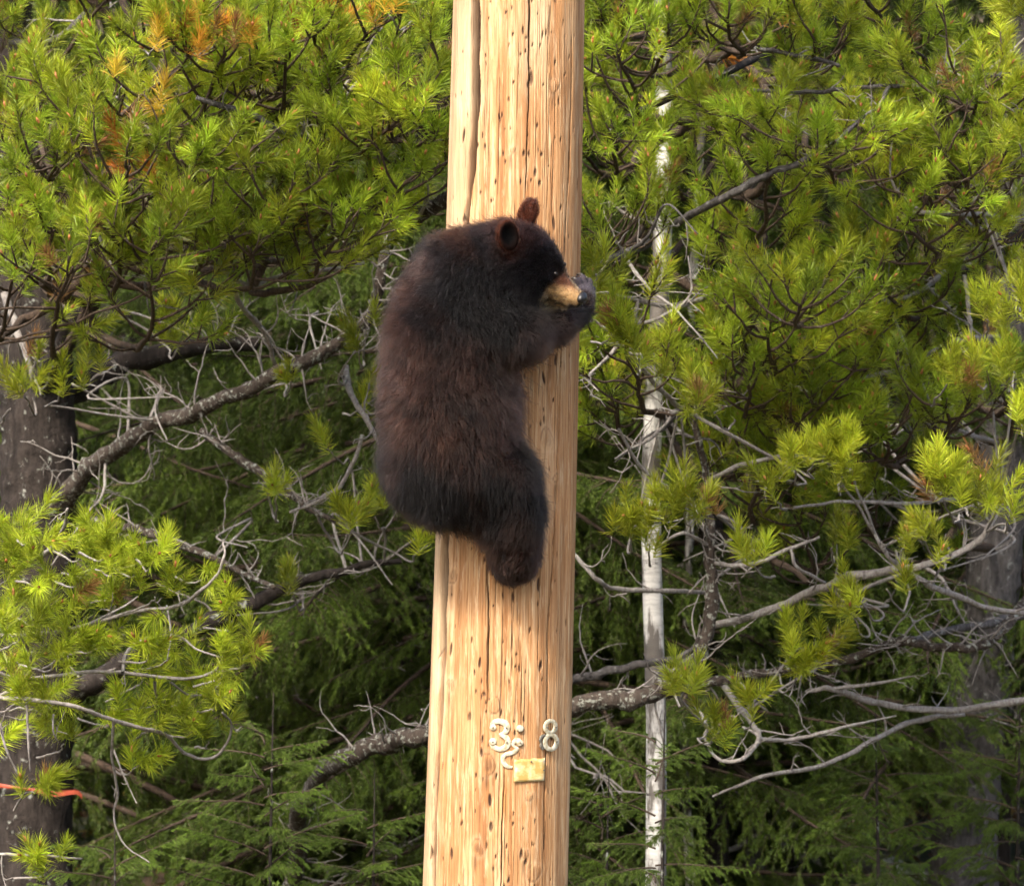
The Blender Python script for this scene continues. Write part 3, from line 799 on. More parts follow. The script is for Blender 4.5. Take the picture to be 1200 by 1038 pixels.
for k in range(3):                                             # dead lower branches of the spruces
    r = np.random.default_rng(70 + k); mb = MB()
    p = wobble(np.linspace([0, 0, 0], [1.2, 0, -.25], 14), .03, r); tube(mb, p, np.linspace(.011, .002, 14), 5)
    for q in range(9):
        a = p[r.integers(3, 12)]; e = a + np.array([r.uniform(.1, .4), r.uniform(-.35, .35), r.uniform(-.25, .15)])
        w = wobble(np.linspace(a, e, 8), .02, r); tube(mb, w, np.linspace(.005, .001, 8), 4)
        for z_ in range(3):
            a2 = w[r.integers(2, 7)]; tube(mb, wobble(np.linspace(a2, a2 + r.uniform(-.15, .15, 3), 5), .01, r), np.linspace(.002, .0008, 5), 3)
    BARE.append(mb.mesh('dead_branch', [M['twig_dead']]))
TRUNKS = {}
def trunk_mesh(h, r0, seed, matl):
    key = (round(h, 1), round(r0, 2), seed % 3, matl)
    if key not in TRUNKS:
        r = np.random.default_rng(seed); mb = MB()
        z = np.linspace(-.3, h, 34); p = np.stack([.03 * np.sin(z * .7 + seed), .03 * np.cos(z * .6), z], -1); p[:, :2] -= p[1, :2]
        rr = r0 * (1 - .93 * np.clip(z / h, 0, 1)) * (1 + .5 * np.exp(-np.clip(z + .1, 0, 9) / .25))
        tube(mb, p, rr, 16, rough=.035, rng=r); TRUNKS[key] = mb.mesh('trunk', [M[matl]])
    return TRUNKS[key]
def child(name, data, parent, loc, rot, sc):
    o = bpy.data.objects.new(name, data); COL.objects.link(o); o.parent = parent
    o.location = loc; o.rotation_euler = rot; o.scale = (sc, sc, sc); return o
def spruce(name, x, y, h, r0, spread, n_br, z0, label, group, seed, dead=6, kit=None):
    r = np.random.default_rng(seed); gz = float(ground_z(x, y))
    t = thing(name, label, 'spruce tree', (x, y, gz), group)
    child('trunk', trunk_mesh(h, r0, seed, 'bark'), t, (0, 0, 0), (0, 0, r.uniform(0, 6)), 1)
    a = r.uniform(0, 6)
    for k in range(n_br):
        f = ((k + r.random()) / n_br) ** 1.5; z = z0 + (h - z0 - .1) * f
        ln = max(.25, spread * (1 - f) ** .8 * r.uniform(.75, 1.12))
        kk = kit or SB; L0, ms = kk[0] if ln < 1.1 else kk[1]
        a += 2.399 + r.uniform(-.3, .3)
        child('branch', ms[r.integers(len(ms))], t, (0, 0, z), (r.uniform(-.3, .3), r.uniform(-.15, .28) - .5 * f, a), ln / L0)
    for k in range(dead):
        child('dead_branch', BARE[r.integers(3)], t, (0, 0, r.uniform(.3, z0 + 1.2)), (r.uniform(-1, 1), r.uniform(-.2, .3), r.uniform(0, 6.28)), r.uniform(.6, 1.2))
    return t
CARRY = {}
# ================================================================ pines
def up_(v, k): return unit(np.asarray(v) + np.array([0, 0, k]))
PINE_G = np.array([.228, .310, .022]); PINE_Y = np.array([.365, .395, .026]); PINE_O = np.array([.50, .20, .030]); PINE_D = np.array([.16, .085, .03])
def bud(mb, p, a, r):
    U, V = frame(a[None]); U, V = U[0], V[0]; l = r.uniform(.012, .022); w = .0038
    ring_ = [p + w * (cos(t) * U + sin(t) * V) for t in np.linspace(0, 2 * pi, 5, endpoint=False)]
    mid = [p + a * l * .5 + w * 1.15 * (cos(t) * U + sin(t) * V) for t in np.linspace(0, 2 * pi, 5, endpoint=False)]
    v = ring_ + mid + [p + a * l]
    q = [[k, (k + 1) % 5, 5 + (k + 1) % 5, 5 + k] for k in range(5)]; t = [[5 + k, 5 + (k + 1) % 5, 10] for k in range(5)]
    mb.add(v, t, q, np.array([.34, .13, .05, 1]) * np.array([*(r.lognormal(0, .2) * np.ones(3)), 1]))
class Bough:
    """one pine branch: wood, needle shoots and buds"""
    def __init__(self, seed): self.r = np.random.default_rng(seed); self.w = MB(); self.b = MB(); self.P = []; self.A = []; self.L = []; self.C = []; self.NL = []
    def shoot(self, p, a, l, tint, nl=.051, budp=.55):
        r = self.r; a = unit(a); self.P.append(p); self.A.append(a); self.L.append(l); self.C.append(tint * r.lognormal(0, .20) if r.random() > .025 else PINE_D * 1.6); self.NL.append(nl * r.uniform(.85, 1.12))
        if r.random() < budp: bud(self.b, p + a * l * 1.0, a, r)
    def twig(self, p0, d, l, tint, r0, tufts=3, curl=.9, nl=.051):
        r = self.r; k = max(4, int(l / .03)); q = [p0]; d = unit(d)
        for s in range(k):
            q.append(q[-1] + d * l / k); d = unit(d + np.array([0, 0, curl / k]) + r.standard_normal(3) * .11)
        q = np.array(q); tube(self.w, q, np.linspace(r0, .0022, len(q)), 5)
        self.shoot(q[-2], up_(d, .25), r.uniform(.05, .09), tint, nl)
        # older needles a little way down the twig
        if r.random() < .6: self.shoot(q[-3] - d * .02, d, .07, tint * .85, nl, 0)
        for s in range(tufts - 1):
            i = int(len(q) * r.uniform(.45, .92)); i = min(i, len(q) - 2)
            dd = unit(unit(q[i + 1] - q[i]) + r.standard_normal(3) * .55 + np.array([0, 0, .35])); ll = r.uniform(.03, .09)
            e = q[i] + dd * ll; tube(self.w, np.array([q[i], q[i] + dd * ll * .5, e]), [.0032, .0028, .0022], 4)
            self.shoot(e - dd * .02, up_(dd, .3), r.uniform(.05, .08), tint, nl)
        return q
    def finish(self, parent, wood, n=84, width=.0020, label=None):
        o = self.w.build('branch', wood, parent)
        if label: o['label'] = label
        if self.P:
            mb = MB(); needles(mb, self.P, self.A, self.L, n, self.NL, width, 66, 20, self.C, self.r)
            f = mb.build('needles', M['pine'], o); f['kind'] = 'stuff'
        if self.b.n: f = self.b.build('buds', M['leaf'], o); f['kind'] = 'stuff'
        return o
def carrier(parent, root, trunk):
    """where a bough joins its tree: a limb already there when one is near, else the trunk"""
    pts = CARRY.get(parent.name, [])
    if pts:
        a = np.array(pts); d = np.linalg.norm(a - root, axis=1); far = np.linalg.norm(a - trunk, axis=1); ok_ = far < np.linalg.norm(root - trunk)
        if ok_.any():
            i_ = np.argmin(np.where(ok_, d, 99))
            if d[i_] < .75: return a[i_]
    return trunk
def joint(parent, p, reach):
    """nearest point of the tree's limbs, to root a twig on"""
    a = np.array(CARRY[parent.name]); d = np.linalg.norm(a - p, axis=1); i_ = int(np.argmin(d))
    return [a[i_]] if .03 < d[i_] < reach else []
def bough(parent, root, end, seed, trunk=None, n_tw=9, tint=None, orange=0.0, wood='twig', r0=.012, spread=1.0, bare=.30):
    """a leafy branch from root (on the trunk) to end, twigs fanning out along its outer part"""
    B = Bough(seed); r = B.r; root = np.array(root, float); end = np.array(end, float); L = np.linalg.norm(end - root); d = unit(end - root)
    s = np.linspace(0, 1, 14)[:, None]
    P = root + (end - root) * s + np.array([0, 0, -.10 * L]) * np.sin(s * pi) * r.uniform(.3, 1.2) + np.array([.05 * L * r.normal(), 0, 0]) * np.sin(s * pi)
    P = wobble(P, .012, r); tube(B.w, P, np.linspace(r0, .004, 14), 6, rough=.06, rng=r)
    tl = min(.62, .34 * L + .16) * spread
    if trunk is not None: trunk = carrier(parent, root, trunk)
    if trunk is not None and np.linalg.norm(trunk - root) > .05:      # the bare limb that carries it, back to the trunk
        w_ = np.linspace(0, 1, 16)[:, None]; C_ = trunk + (root - trunk) * w_ + np.array([0, 0, -.10]) * min(1, np.linalg.norm(root - trunk)) * np.sin(w_ * pi)
        C_[-1] = P[0]; C_[1:-1] = wobble(C_, .02 * min(1, np.linalg.norm(root - trunk) / 1.4), r)[1:-1]; CARRY.setdefault(parent.name, []).extend(list(C_[4:])); tube(B.w, C_, np.linspace(r0 * 1.35, r0, 16), 6, rough=.06, rng=r)
    base = PINE_G if tint is None else np.asarray(tint)
    lat = unit(np.cross(d, [0, 0, 1.0]))
    for k in range(n_tw):
        t = bare + (1 - bare) * (k + r.random()) / n_tw
        p = np.array([np.interp(t, s[:, 0], P[:, c]) for c in range(3)])
        sd = 1 if k % 2 else -1
        dd = unit(d * r.uniform(.35, .9) + lat * sd * r.uniform(.3, 1.0) + np.array([0, -.15, r.uniform(-.15, .55)]))
        mix = np.clip(r.normal(.35, .3), 0, 1); c = base * (1 - mix) + base / PINE_G * PINE_Y * mix
        if r.random() < orange: c = PINE_O * r.uniform(.6, 1)
        B.twig(p, dd, tl * (1 - .5 * t) * r.uniform(.5, 1.15), c, .0048, tufts=int(r.integers(2, 5)))
    B.twig(P[-2], d, .12, base, .004, 3)
    return B.finish(parent, M[wood])
def limb(parent, pts, radii, wood, seed, twigs=0, tw_len=.25, label=None, n=8, up=.3, name='branch', tw_mat=None):
    """bare limb through photograph points (px, py, depth), with dead side twigs"""
    r = np.random.default_rng(seed); mb = MB(); P = catmull([p if isinstance(p, np.ndarray) else at(*p) for p in pts], 7); P = wobble(P, .35 * np.mean(radii), r)
    rr = np.interp(np.linspace(0, 1, len(P)), np.linspace(0, 1, len(radii)), radii); tube(mb, P, rr, n + 2, rough=.13, rng=r)
    o = mb.build(name, M[wood], parent)
    if max(radii) > .007: CARRY.setdefault(parent.name, []).extend(list(P[3:-2]))
    if label: o['label'] = label
    mt = MB()
    for k in range(int(twigs * (.9 if wood == 'bark_lichen' else .5))):
        i = int(r.integers(2, len(P) - 1)); d = unit(r.standard_normal(3) * np.array([1, .6, .7]) + np.array([0, -.2, up])); l = tw_len * r.uniform(.3, 1.2)
        q = [P[i]]; m_ = max(5, int(l / .022))
        for s in range(m_):
            q.append(q[-1] + d * l / m_); d = unit(d + r.standard_normal(3) * .20 + np.array([0, 0, .05]))
        q = np.array(q); tube(mt, q, np.linspace(min(.0040, rr[i] * .5), .0009, len(q)), 4)
        for u in range(2):
            j_ = int(r.integers(1, len(q) - 1)); d2 = unit(r.standard_normal(3) + np.array([0, 0, .2])); e = [q[j_]]
            for s in range(4): e.append(e[-1] + d2 * l * .08); d2 = unit(d2 + r.standard_normal(3) * .25)
            tube(mt, np.array(e), np.linspace(.0024, .0009, 5), 3)
    if mt.n: mt.build('twigs', M[tw_mat or 'twig_dead'], o)['kind'] = 'stuff'
    return o, P
def pine_trunk(parent, pts, radii, wood='bark', n=22, seed=1):
    r = np.random.default_rng(seed); mb = MB(); P = catmull(pts, 26)
    rr = np.interp(np.linspace(0, 1, len(P)), np.linspace(0, 1, len(radii)), radii); tube(mb, P, rr, n, rough=.045, rng=r)
    return mb.build('trunk', M[wood], parent)
def sprig(parent, px, py, y, seed, k=3, tint=PINE_Y, stem=None, nl=.054, r_s=.004):
    """small tufted twig end at a photograph pixel, on a curling stem through the stem pixels"""
    B = Bough(seed); r = B.r; p = at(px, py, y)
    if stem:
        S = catmull([at(*q) for q in stem] + [p], 7); tube(B.w, wobble(S, .003, r), np.linspace(r_s, .0022, len(S)), 5); d = unit(S[-1] - S[-4])
    else:
        dx = r.uniform(-28, 28); S0 = at(px + dx, py + r.uniform(5, 25), y + .9); S = catmull((joint(parent, S0, .45) if parent.name in CARRY else []) + [S0, at(px + dx * .6, py + r.uniform(12, 26), y + .35), p], 7); tube(B.w, wobble(S, .004, r), np.linspace(.0045, .0024, len(S)), 5); d = unit([-dx * .02, -.3, .8])
    for q in range(k):
        a = unit(d * .6 + r.standard_normal(3) * .42 + np.array([0, -.25, .5])); mix = r.uniform(0, 1)
        B.shoot(p + r.standard_normal(3) * .022, a, r.uniform(.05, .10), tint * (1 - .4 * mix) + (PINE_G if tint[0] < tint[1] * 1.5 else PINE_Y) * .4 * mix, nl, .3)
    return B.finish(parent, M['twig_dead'], n=105)

# ---- left pine: dark trunk at the left edge, boughs reaching over to the pole
rng = np.random.default_rng(31)
GA = 'pines behind the pole'
LB = at(38, 519, 4.0)[0]
pineL = thing('pine_tree', 'large pine at the left with dark trunk and sunlit yellow green boughs', 'pine tree', (LB, 4.0, float(ground_z(LB, 4.0))), GA)
tp = [np.array([LB - .03, 4.0, -.3]), at(35, 1000, 4.0), at(42, 700, 4.0), at(44, 480, 4.0), at(20, 200, 4.05), at(0, -100, 4.1), np.array([LB - .1, 4.2, 7.0]), np.array([LB, 4.2, 10.5])]
pine_trunk(pineL, tp, [.16, .135, .125, .12, .11, .095, .06, .015])
def trunk_at(tp, z):
    a = np.array(tp); return np.array([np.interp(z, a[:, 2], a[:, 0]), np.interp(z, a[:, 2], a[:, 1]), z])
left_ends = []
for gy in range(-110, 300, 74):
    for gx in range(-30, 540, 84):
        px = gx + rng.uniform(-34, 34); py = gy + rng.uniform(-30, 30)
        if py > 255 and px > 330: continue
        if px > 430 and py > 190: continue
        if px < 170 and py < 50 and rng.random() < .6: continue
        if rng.random() < .26: continue
        left_ends.append((px, py, rng.uniform(1.3, 3.6)))
left_ends += [(60, 270, 1.2), (180, 285, 1.0), (255, 265, 1.2), (330, 255, 1.5), (400, 240, 1.4), (150, 200, .9), (60, 180, 1.1), (220, 190, 1.0), (240, 60, 1.0), (205, 40, 1.1), (265, 75, 1.0), (450, 30, 1.2),
              (330, 110, 1.3), (400, 90, 1.4), (480, 130, 1.1), (510, 60, 1.3), (470, 190, 1.5), (20, 245, 1.4), (100, 150, 1.2), (300, 190, 1.2), (350, 215, 1.1), (505, 165, 1.1), (485, 205, 1.2), (515, 105, 1.2), (430, 150, 1.3), (400, 275, 1.3), (290, 285, 1.2), (80, 312, 1.1), (175, 318, 1.2), (250, 306, 1.3), (20, 325, 1.2), (330, 60, 1.1), (345, 40, 1.3)]
for k, (px, py, y) in enumerate(left_ends):
    e = at(px, py, y); z = e[2] + rng.uniform(-.45, .15)
    rt = trunk_at(tp, z); far = e - rt
    if np.linalg.norm(far) > 1.25: rt = e - unit(far + np.array([0, 0, .25 * rng.normal()])) * rng.uniform(.75, 1.25)
    org = .22 if (265 < px < 385 and py < 105) or (420 < px < 530 and py < 50) else .003
    bough(pineL, rt, e, 1000 + k, trunk_at(tp, z - .1), n_tw=int(rng.integers(7, 11)), orange=org, tint=PINE_G * (1.0 if y < 2.2 else .85))
# hand-laid limbs of the left pine
limb(pineL, [(50, 450, 3.9), (85, 385, 3.6), (115, 330, 3.4), (133, 260, 3.2), (140, 160, 3.1)], [.038, .032, .028, .022, .016], 'bark', 1, 10)
limb(pineL, [(60, 610, 3.95), (100, 556, 3.7), (160, 512, 3.4), (230, 482, 3.2), (290, 456, 3.0), (335, 432, 2.9), (400, 398, 2.9), (438, 362, 2.9), (449, 300, 2.9), (452, 230, 3.0)],
     [.040, .032, .026, .023, .022, .023, .020, .018, .016, .013], 'bark_lichen', 2, 60, .24, 'thick lichen crusted limb rising to the right')
limb(pineL, [(60, 470, 4.1), (130, 432, 4.2), (210, 412, 4.3), (300, 400, 4.5)], [.045, .04, .034, .02], 'bark', 3, 14)
limb(pineL, [(236, 505, 3.1), (270, 530, 3.0), (318, 562, 2.9), (352, 588, 2.8), (395, 612, 2.7)], [.012, .013, .013, .010, .007], 'bark_lichen', 4, 22, .18)
limb(pineL, [(60, 830, 3.95), (125, 788, 3.7), (212, 746, 3.5), (267, 720, 3.4), (317, 695, 3.3), (390, 668, 3.3), (470, 655, 3.3)], [.038, .032, .027, .024, .02, .014, .008], 'bark', 5, 34, .22)
limb(pineL, [(110, 610, 3.7), (180, 626, 3.5), (250, 655, 3.4), (320, 689, 3.2)], [.016, .014, .011, .007], 'bark_lichen', 6, 14, .16)
limb(pineL, [(405, 430, 2.4), (412, 460, 2.3), (432, 495, 2.2), (448, 528, 2.2)], [.009, .009, .008, .005], 'twig_dead', 7, 6, .14)
limb(pineL, [(340, 600, 2.4), (378, 585, 2.3), (405, 560, 2.25), (425, 510, 2.2)], [.004, .005, .006, .006], 'twig_dead', 8, 5, .12)
limb(pineL, [(225, 295, 2.0), (262, 318, 2.0), (295, 335, 2.0), (330, 322, 2.1), (395, 315, 2.2), (425, 308, 2.3)], [.007, .007, .006, .006, .006, .005], 'twig_dead', 9, 14, .2)
limb(pineL, [(268, 328, 2.2), (288, 365, 2.3), (310, 390, 2.4), (322, 425, 2.5)], [.007, .008, .008, .006], 'twig_dead', 10, 10, .14)
limb(pineL, [(5, 345, 2.6), (20, 385, 2.5), (32, 420, 2.4), (38, 445, 2.4)], [.012, .011, .009, .006], 'twig_dead', 11, 8, .2)
limb(pineL, [(20, 300, 2.4), (50, 335, 2.4), (80, 365, 2.4)], [.008, .007, .004], 'twig_dead', 12, 8, .2)
limb(pineL, [(470, 268, 1.9), (492, 252, 1.8), (515, 238, 1.7), (540, 226, 1.6)], [.016, .019, .021, .022], 'bark_lichen', 13, 6, .12)
limb(pineL, [(335, 200, 1.7), (390, 222, 1.7), (432, 246, 1.7)], [.006, .016, .013], 'bark_lichen', 14, 4, .1)
limb(pineL, [(230, 115, 1.2), (300, 137, 1.25), (330, 155, 1.3), (372, 166, 1.4)], [.006, .009, .009, .006], 'bark_grey', 15, 8, .16)
limb(pineL, [(10, 50, 3.0), (60, 48, 3.0), (95, 22, 3.0), (130, -10, 3.0)], [.012, .011, .010, .010], 'bark_grey', 16, 8, .2)
for k in range(7):
    x = rng.uniform(120, 470); y = rng.uniform(330, 700)
    limb(pineL, joint(pineL, at(x, y, 3.5), .5) + [(x, y, 3.5), (x + rng.uniform(-50, 50), y + rng.uniform(10, 40), 3.3), (x + rng.uniform(-80, 80), y + rng.uniform(20, 90), 3.1)], [.005, .004, .002], 'twig_dead', 200 + k, 6, .2)
# small tufted sprigs on the left pine, between the boughs
for k, (px, py, y, n_) in enumerate([(60, 430, 2.2, 3), (30, 465, 2.0, 3), (75, 455, 2.1, 3), (12, 478, 2.1, 2), (100, 438, 2.3, 2), (195, 380, 2.6, 4), (215, 395, 2.6, 3), (345, 440, 2.6, 2), (420, 415, 2.3, 3), (432, 390, 2.4, 2),
        (325, 583, 2.2, 4), (415, 620, 2.0, 5), (440, 605, 2.1, 4), (500, 640, 2.0, 5), (490, 615, 2.2, 3), (340, 690, 2.4, 3), (430, 470, 2.6, 3), (150, 300, 2.4, 4), (110, 310, 2.6, 3), (385, 525, 2.5, 2)]):
    sprig(pineL, px, py, y, 400 + k, n_, tint=PINE_Y * .8)
for k, (px, py) in enumerate([(213, 36), (238, 44), (200, 58), (256, 40), (188, 48), (226, 62), (140, 102), (192, 128), (440, 24), (456, 20), (282, 66)]):
    sprig(pineL, px, py, .95, 450 + k, 2 if k % 3 else 1, tint=PINE_O * (.9 if k % 2 else .7) + PINE_Y * .25)
# low bough of the left pine: tufts on pale curling twigs
low = thing('young_pine', 'young pine at the lower left with yellow green tufts on pale curling twigs', 'pine tree', (at(-60, 519, 1.2)[0], 1.2, float(ground_z(at(-60, 519, 1.2)[0], 1.2))), GA)
zz = float(ground_z(at(-60, 519, 1.2)[0], 1.2))
pine_trunk(low, [np.array([at(-60, 519, 1.2)[0], 1.2, zz - .2]), at(-62, 1000, 1.2), at(-50, 760, 1.2), at(-55, 560, 1.2)], [.045, .04, .03, .008], 'bark_grey', 12, 3)
c8 = lambda x, y: (x / 2.4, 620 + y / 2.4)
for k, (st, rr) in enumerate([([(-70, 380), (60, 420), (260, 400), (390, 408), (520, 420), (600, 400), (640, 330), (645, 285)], .006), ([(-70, 300), (150, 290), (380, 232), (500, 215), (590, 150), (628, 90), (628, 35)], .006),
        ([(-70, 470), (100, 480), (220, 500), (300, 530), (400, 560), (470, 580), (520, 630), (590, 645), (640, 600), (650, 545), (625, 515)], .006), ([(345, 405), (360, 340), (420, 305), (500, 300), (560, 340), (620, 360)], .005),
        ([(0, 470), (75, 420), (85, 360), (60, 300)], .006), ([(75, 480), (80, 600), (85, 680)], .004), ([(320, 540), (315, 640), (330, 740), (320, 800), (345, 880), (420, 935)], .004), ([(320, 620), (350, 700), (385, 770)], .003),
        ([(0, 545), (15, 610), (50, 690)], .004), ([(435, 430), (440, 480), (435, 520)], .004), ([(120, 75), (160, 35), (180, -5), (190, -60)], .007), ([(-30, 915), (90, 915), (200, 925), (230, 925)], .005), ([(480, 430), (530, 465), (590, 460), (620, 430)], .003),
        ([(470, 215), (480, 300), (470, 370)], .003), ([(150, 520), (150, 570), (165, 600)], .003), ([(245, 270), (350, 215), (390, 190)], .004)]):
    limb(low, [(*c8(x, y), 0.8 + .2 * sin(k * 2.1 + i_ * .5)) for i_, (x, y) in enumerate(st)], [rr, rr * .8, rr * .45], 'twig_dead', 300 + k, 3, .10)
for k, (x, y, n_) in enumerate([(60, 80, 7), (10, 30, 6), (30, 130, 6), (130, 140, 6), (225, 60, 5), (300, 70, 7), (330, 110, 5), (430, 90, 6), (380, 110, 4), (320, 200, 5), (440, 190, 5), (20, 200, 6), (190, 340, 8), (150, 370, 5), (20, 380, 7), (100, 480, 7),
        (150, 500, 5), (420, 340, 5), (480, 350, 4), (400, 430, 4), (555, 460, 5), (630, 395, 5), (690, 355, 5), (655, 252, 3), (605, 495, 4), (590, 600, 4), (545, 555, 4), (440, 550, 7), (320, 525, 6), (180, 605, 4), (390, 665, 6), (100, 740, 8), (130, 960, 7),
        (40, 490, 5), (560, 145, 3), (250, 110, 5), (90, 30, 6), (60, 290, 5), (120, 250, 5), (200, 270, 4), (-10, 600, 4), (-20, 300, 6), (230, 150, 4), (280, 330, 4)]):
    px, py = c8(x, y); yy = .5 + .7 * rng.random(); n_ = max(2, int(n_ * .9 + .5))
    sprig(low, px, py, yy, 500 + k, n_, tint=(PINE_Y * .6 + PINE_G * .4), stem=[(px - rng.uniform(15, 45), py + rng.uniform(-5, 25), yy + .15), (px - rng.uniform(5, 15), py + rng.uniform(0, 14), yy + .06)], r_s=.0035)

# ---- right pine: grey trunk at the right edge
RB = at(1172, 519, 5.0)[0]
pineR = thing('pine_tree', 'large pine at the right edge with grey trunk and dense green boughs', 'pine tree', (RB, 5.0, float(ground_z(RB, 5.0))), GA)
tpr = [np.array([RB - .12, 5.0, -.3]), at(1130, 1000, 5.0), at(1160, 700, 5.0), at(1180, 480, 5.0), at(1195, 200, 5.0), at(1205, -100, 5.05), np.array([RB + .1, 5.1, 7.4]), np.array([RB + .1, 5.1, 11.0])]
pine_trunk(pineR, tpr, [.15, .115, .095, .09, .085, .08, .05, .012], 'bark_grey', seed=4)
# ---- middle pine whose boughs hang right of the pole
MB_ = at(905, 519, 5.6)[0]
pineM = thing('pine_tree', 'slender pine right of the pole whose boughs hang beside the bear', 'pine tree', (MB_, 5.6, float(ground_z(MB_, 5.6))), GA)
tpm = [np.array([MB_, 5.6, -.3]), at(880, 1000, 5.6), at(884, 700, 5.6), at(880, 480, 5.6), at(888, 200, 5.6), at(893, -100, 5.6), np.array([MB_, 5.6, 7.0]), np.array([MB_, 5.6, 9.5])]
pine_trunk(pineM, tpm, [.06, .045, .04, .038, .036, .033, .02, .008], 'bark_grey', seed=5)
right_ends = []
for gy in range(-110, 560, 76):
    for gx in range(660, 1250, 84):
        px = gx + rng.uniform(-34, 34); py = gy + rng.uniform(-30, 30)
        if px > 1080 and py < 100: continue
        if px > 1000 and py > 330 and rng.random() < .6: continue
        if px < 820 and py > 330 and rng.random() < .8: continue
        if py > 480 and not 820 < px < 1010: continue
        if 730 < px < 830 and 190 < py: continue
        if py > 230 and rng.random() < .25: continue
        if rng.random() < .12: continue
        right_ends.append((px, py, 1.6 - 1.1 * np.clip((py - 100) / 430, 0, 1) + 2.5 * rng.random() ** 1.3))
right_ends += [(720, 60, 1.4), (790, 40, 1.5), (850, 20, 1.5), (720, 170, 1.6), (940, 190, 1.4), (975, 165, 1.4), (900, 200, 1.5), (1100, 110, 1.6), (1140, 100, 1.6), (1060, 60, 1.8), (1090, 220, 1.6), (1130, 210, 1.6), (960, 60, 1.7),
               (870, 430, 1.8), (900, 390, 1.6), (930, 410, 1.8), (850, 360, 1.8), (960, 470, 2.0), (900, 480, 2.2), (1040, 510, 2.2), (1000, 500, 2.1), (720, 270, 1.5), (730, 400, 1.3), (720, 470, 2.6), (860, 560, 2.6), (930, 600, 2.8), (980, 440, 2.4), (1020, 420, 2.6), (850, 500, 2.4), (1060, 330, 2.2), (1120, 360, 2.4), (705, 420, 2.4), (900, 540, 2.3), (1000, 590, 3.0), (880, 290, 2.0), (1050, 380, 2.4)]
for k, (px, py, y) in enumerate(right_ends):
    e = at(px, py, y); who, t_ = (pineR, tpr) if px > 985 else (pineM, tpm)
    z = e[2] + rng.uniform(-.45, .2); rt = trunk_at(t_, z); far = e - rt
    if np.linalg.norm(far) > 1.25: rt = e - unit(far + np.array([0, 0, .25 * rng.normal()])) * rng.uniform(.75, 1.25)
    bough(who, rt, e, 2000 + k, trunk_at(t_, z - .1), n_tw=int(rng.integers(7, 11)), orange=.004, tint=PINE_G * (1.0 if y < 2.4 else .85))
